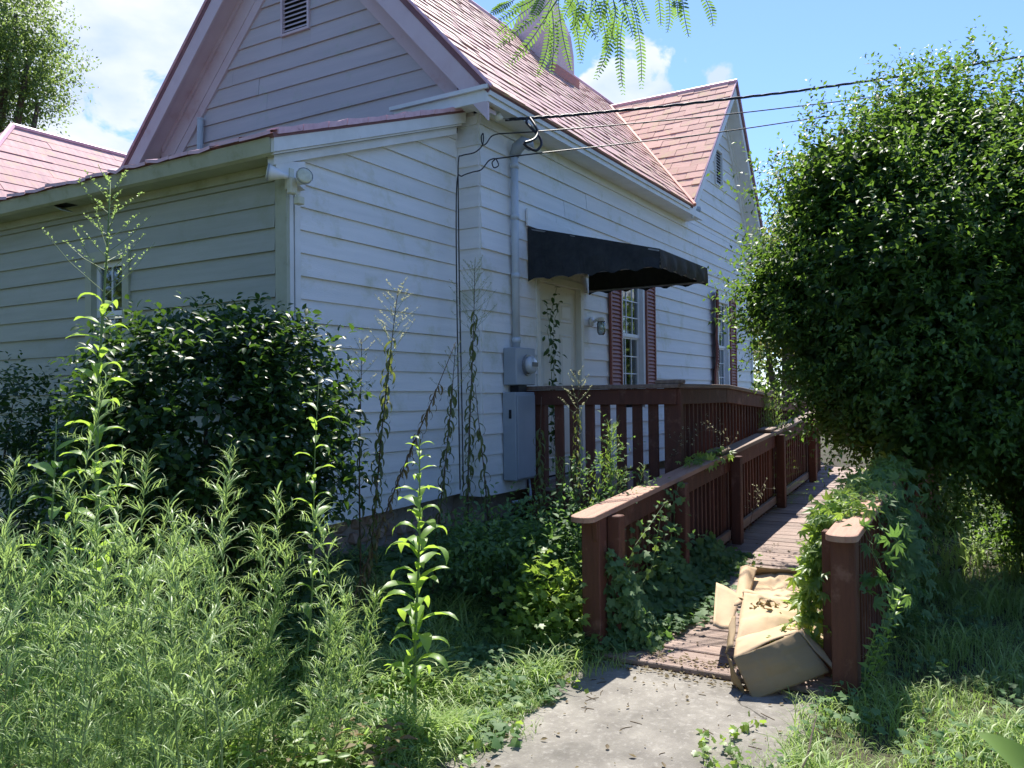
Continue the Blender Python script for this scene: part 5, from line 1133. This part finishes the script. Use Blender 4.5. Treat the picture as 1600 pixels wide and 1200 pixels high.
# ivy ground cover
lb = LB(); K = 26000
x = NR.uniform(2.4, 8.2, K); y = NR.uniform(1.9, 4.25, K); h = NR.rand(K)
edge = 2.32 + .25 * np.sin(x * 3.1) * .5 + .12 * np.sin(x * 9)
keep = (y > edge - .12 * NR.rand(K)) & ((x > 4.3) | (NR.rand(K) < .45)) | ((x > 4.75) & (x < 7.4) & (y > 2.02 + .12 * np.sin(x * 7) + .05 * (x - 4.7)))
tall = .05 + .26 * np.clip((x - 4.3), 0, 1) * (.6 + .4 * np.sin(x * 4 + y * 5)) * np.exp(-((y - 2.45) / .35) ** 2) + .10 * (y > 3.3)
z = gz(x, y) + .02 + h * tall; x, y, z = x[keep], y[keep], z[keep]; K = len(x)
lb.put(IVY, np.stack([x, y, z], 1), np.stack([NR.randn(K) - .4, NR.randn(K) - .4, NR.randn(K) * .25 - .1], 1), np.stack([NR.randn(K) * .4 - .2, NR.randn(K) * .4 - .3, np.ones(K)], 1), .03 + .045 * NR.rand(K))
tag(lb.build('ivy_ground_cover', LIVY), 'ivy and ground ivy carpet between the house and the ramp', 'ground cover', kind='stuff')
# ivy heaped along the foot of the left railing and tangled growth between landing and ramp
lb = LB(); K = 5200; x = 4.88 + 2.5 * NR.rand(K) ** 1.3; y = NR.normal(2.16, .10, K); top_ = (.62 - .17 * (x - 4.9)).clip(.1, .7) * (.65 + .35 * np.sin(x * 6.5 + 1)); z = rz(x).clip(0, 9) + NR.rand(K) ** 1.2 * top_ * np.exp(-((y - 2.2) / .16) ** 2)
lb.put(IVY, np.stack([x, y, z], 1), NR.randn(K, 3) * .6 + [-.3, -.4, -.6], NR.randn(K, 3) * .4 + [-.5, -.8, .5], .032 + .035 * NR.rand(K))
tag(lb.build('ivy_bank', LIVY), 'ivy heaped over the foot of the left ramp railing', 'ground cover', kind='stuff')
plant('leafy_clump', 'bright leafy undergrowth clump in front of the landing railing', 'shrub', g0(at(935, 860, 6.1)), [px_blob(935, 800, 6.1, 62, 75), px_blob(985, 830, 6.0, 50, 60), px_blob(880, 830, 6.2, 45, 55), px_blob(950, 730, 6.3, 34, 42)], 230, 6, .05, SM, LIVY, .22, .008, core=.9, noise=.3)
plant('shaded_undergrowth', 'dark tangled undergrowth below the breaker panel', 'shrub', g0(at(800, 860, 5.9)), [px_blob(790, 850, 5.8, 70, 45), px_blob(720, 860, 5.6, 60, 35), px_blob(860, 860, 5.8, 55, 45)], 620, 6, .06, OV, LIVY, .2, .01, core=.9, noise=.3)
# mound of lit ivy left of the first post
lb = LB(); K = 1500; c = Vector((4.78, 2.64, .02)); d = rdir(K, .4); d[:, 2] = np.abs(d[:, 2]); P = np.array(c) + d * np.array([.42, .30, .52]) * ((.45 + .55 * NR.rand(K)) * (1 + .35 * np.sin(d[:, 0] * 7 + 1) * np.cos(d[:, 1] * 6 + d[:, 2] * 5)))[:, None]; P += NR.randn(K, 3) * .05
lb.put(IVY, P, d + NR.randn(K, 3) * .4 + np.array([-.2, -.2, -.3]), d + np.array([-.2, -.3, .6]) + NR.randn(K, 3) * .3, .035 + .035 * NR.rand(K))
tag(lb.build('ivy_mound', LCREEP), 'sunlit mound of ivy banked against the first left post', 'vine')
lb = LB(); K = 500; P = np.stack([NR.uniform(5.2, 6.3, K), NR.normal(2.0, .12, K), 0 * NR.rand(K)], 1); P[:, 2] = .06 + .07 * (P[:, 0] - 4.75) + NR.rand(K) * .07
lb.put(IVY, P, NR.randn(K, 3) * [1, 1, .2], NR.randn(K, 3) * .3 + [-.1, -.2, 1], .03 + .035 * NR.rand(K)); tag(lb.build('ivy_runner', LIVY), 'ivy creeping over the left edge of the ramp boards', 'ground cover', kind='stuff')

# grass
def grass(name, label, K, xr, yr, keep, hgt, m, seed, lean=.5, wd=.022):
    rs = np.random.RandomState(seed); lb = LB(); x = rs.uniform(*xr, K); y = rs.uniform(*yr, K); k = keep(x, y, rs); x, y = x[k], y[k]; K = len(x); z = gz(x, y)
    cl = .6 + .4 * np.sin(x * 5.3 + 2 * np.sin(y * 3)) * np.sin(y * 6.1 + x)
    H_ = hgt * (.45 + .8 * rs.rand(K)) * cl.clip(.35, 1.2); a = rs.rand(K) * 6.28; ln = lean * (.3 + rs.rand(K))
    for j, tp in enumerate((tpl_strip(4, wd, .9, 1.35), tpl_strip(4, wd * .8, 1.5, 1.45))):
        q = (np.arange(K) % 2 == j); lb.put(tp, np.stack([x, y, z - .01], 1)[q], np.stack([np.cos(a), np.sin(a), 0 * a + .15], 1)[q], np.tile([0, 0, 1.], (q.sum(), 1)), (H_ * (1 + ln))[q], np.clip(rs.rand(q.sum()) * .8 + .2 * cl[q], 0, 1))
    tag(lb.build(name, m), label, 'grass', kind='stuff')
onpath = lambda x, y: (x < 4.72) & (y > .93 + .06 * np.sin(x * 8)) & (y < 2.2 + .06 * np.sin(x * 6 + 1))
ramp_ = lambda x, y: (x > 4.7) & (y > .8) & (y < 2.4)
cam_near = lambda x, y: (x * .857 + y * .514) > 1.3
grass('grass_left', 'overgrown sunlit grass left of the path', 64000, (1.3, 5.0), (2.05, 4.3), lambda x, y, rs: ~onpath(x, y) & cam_near(x, y) & (rs.rand(len(x)) < np.where(x > 4.2, .35, 1)), .23, LGRASS, 1)
grass('grass_right', 'sunlit grass right of the path running under the shrub tree', 46000, (2.0, 8.5), (-2.6, .93), lambda x, y, rs: ~onpath(x, y) & cam_near(x, y), .18, LGRASS, 2)
grass('grass_house', 'long shaded grass along the house wall', 12000, (3.0, 9), (2.6, 4.2), lambda x, y, rs: ~ramp_(x, y) & ((y < 3.75) | (x > 6.2)), .20, LGRASS, 3)
grass('grass_far_left', 'grass beneath the weeds and bush at left', 34000, (-.5, 4.0), (2.4, 9), lambda x, y, rs: cam_near(x, y), .26, LGRASS, 4)
grass('grass_yard', 'rough yard grass beyond the shrub tree', 30000, (7, 24), (-9, 1.2), lambda x, y, rs: ~ramp_(x, y), .3, LGRASS, 5, wd=.04)
grass('grass_edge', 'grass tufts creeping over the edges of the path', 5200, (2.4, 4.7), (.7, 2.4), lambda x, y, rs: ((y > 2.10 + .12 * np.sin(x * 5)) | (y < 1.08 + .12 * np.sin(x * 5 + 2))), .11, LGRASS, 6)
# clover and small leaves mixed in the grass
lb = LB()
for (K, xr, yr, hh) in ((4500, (2.0, 4.8), (2.15, 3.4), .12), (5500, (2.6, 7.0), (-1.8, .9), .10), (5000, (1.5, 4), (2.4, 6), .2)):
    x = NR.uniform(*xr, K); y = NR.uniform(*yr, K); cl = np.sin(x * 4 + y * 3) * np.sin(y * 5 - x * 2) + NR.rand(K) * .8 > .35; x, y = x[cl], y[cl]; k = len(x)
    lb.put(IVY, np.stack([x, y, gz(x, y) + .02 + hh * NR.rand(k)], 1), NR.randn(k, 3) * [1, 1, .25], NR.randn(k, 3) * .35 + [-.1, -.2, 1], .02 + .03 * NR.rand(k))
tag(lb.build('clover_patches', LIVY), 'small broad leaved ground weeds mixed into the grass', 'ground cover', kind='stuff')
# sapling and big corner leaf at lower right
T = empty('sapling', 'small bright sapling beside the right end post', 'sapling', tuple(gp(1350, 4.35))); b = B(); lb = LB()
for (p0, p1, n) in ((at(1352, 1090, 4.4), at(1412, 922, 4.35), 26), (at(1350, 1090, 4.4), at(1368, 985, 4.3), 18), (at(1356, 1100, 4.4), at(1395, 990, 4.4), 12)):
    b.tube([p0, p0.lerp(p1, .5) + Vector((.01, .02, .01)), p1], [.004, .003, .0015], 5, False); P = np.array(path_pts([p0.lerp(p1, .15), p1], n)); a = np.arange(n) * 2.4
    lb.put(SM, P, np.stack([np.cos(a), np.sin(a), .5 + 0 * a], 1), NR.randn(n, 3) * .3 + [0, 0, 1], .045 + .02 * NR.rand(n)); 
b.build('stem', STEMG, T); lb.build('leaves', LWEED, T)
if 0: T = big_weed('broad pale leaf plant cut off by the lower right corner', g0(at(1600, 1250, 2.6)) * 1, at(1640, 1200, 2.3), 3, .02, seed=31, name='broad_leaf_weed')
for (p, a, s) in ():
    o = bpy.data.objects.new('leaf', leaf_mesh('lance', LWEED, 0)); COL.objects.link(o); o.parent = T; o.location = p - wl(T); o.rotation_euler = (.9, 0, a); o.scale = (s * 1.5, s, s)
# litter: dead leaves and twigs on path and boards
lb = LB()
for (K, xr, yr) in ((90, (3.0, 4.7), (.95, 2.25)), (330, (4.58, 4.88), (1.2, 2.25)), (160, (4.8, 8), (1.0, 2.2)), (40, (3, 4.7), (2.05, 2.3))):
    x = NR.uniform(*xr, K); y = NR.uniform(*yr, K); z = np.where(x > 4.74, .038 + .07 * (x - 4.75), .009) + .006
    lb.put(tpl_ovate(.3, .2, -.3), np.stack([x, y, z], 1), NR.randn(K, 3) * [1, 1, .1], NR.randn(K, 3) * .3 + [0, 0, 1], .012 + .028 * NR.rand(K) ** 2)
tag(lb.build('leaf_litter', LDEAD), 'dry brown leaves scattered on path and ramp boards', 'dead leaves', kind='stuff')
tag((lambda b: [b.tube([Vector((x, y, z)), Vector((x + dx * .5, y + dy * .5 + .006, z + .001)), Vector((x + dx, y + dy, z))], .002, 4, False) for x, y, z, dx, dy in [(R.uniform(3.1, 4.7), R.uniform(1, 2.2), .0095, R.uniform(-.09, .09), R.uniform(-.09, .09)) for _ in range(26)]] and b)(B()).build('twigs', LDEAD), 'small dry twigs lying on the concrete path', 'twigs', kind='stuff')
lb = LB(); P = NR.normal(0, .04, (70, 3)) * [1.3, 1.3, .35] + np.array(at(1188, 948, 5.15)); lb.put(tpl_ovate(.22, .2, .6), P, NR.randn(70, 3), NR.randn(70, 3) + [0, 0, .5], .03 + .025 * NR.rand(70))
tag(lb.build('withered_sprig', LDEAD), 'withered leafy sprig lying on the cardboard', 'dead leaves')
S = [[at(1180, 1008, 4.62), at(1215, 988, 4.70), at(1250, 962, 4.75), at(1290, 968, 4.75)], [at(1255, 945, 4.8), at(1262, 965, 4.75), at(1290, 975, 4.7)]]
vine('creeper', 'creeper strand trailing across the cardboard box', 'vine', S, SM, LCREEP, .06, 85, .025, 15)

# big leaf cut by the lower right corner, root twig and runners at the path edge
lb = LB(); A_, Z_ = at(1660, 1262, 1.55), at(1534, 1140, 1.62); v_, f_ = tpl_lance(10, .17, .5, .03, .2, .01); Ld = (Z_ - A_); lb.put((v_, f_), [A_], [Ld], [-FW + UP * .7 + RT * .4], Ld.length * 1.05, np.array([.9]))
T = empty('broad_leaf_weed', 'large bright leaf of a near plant poking in at the lower right corner', 'weed', tuple(A_)); lb.build('leaf', LWEED, T)
b = B(); b.tube([at(1276, 1118, 3.75), at(1268, 1150, 3.6), at(1262, 1180, 3.45), at(1246, 1215, 3.3)], [.003, .004, .005, .006], 6); tag(b.build('root_twig', BARK), 'curved bare brown twig in the grass right of the path', 'twig')
g1 = lambda x, y, h=.02: Vector((x, y, .01 + h))
vine('path_runner', 'leafy runner creeping over the right edge of the path', 'vine', [[g1(3.55, .98), g1(3.75, 1.12, .03), g1(3.95, 1.17), g1(4.15, 1.12)], [g1(3.5, 1.0), g1(3.62, 1.2, .03), g1(3.9, 1.28)]], IVY, LCREEP, .038, 60, .02, 51, out=(-.2, -.1, .9))
vine('path_runner', 'leafy runner spilling from the grass over the left edge of the path', 'vine', [[g1(3.7, 2.3), g1(3.6, 2.15, .03), g1(3.4, 2.05)], [g1(3.25, 2.25), g1(3.1, 2.1, .03), g1(2.95, 2.0)], [g1(4.2, 2.3), g1(4.25, 2.15, .02), g1(4.15, 2.06)]], IVY, LCREEP, .04, 60, .03, 52, out=(-.2, -.1, .9))
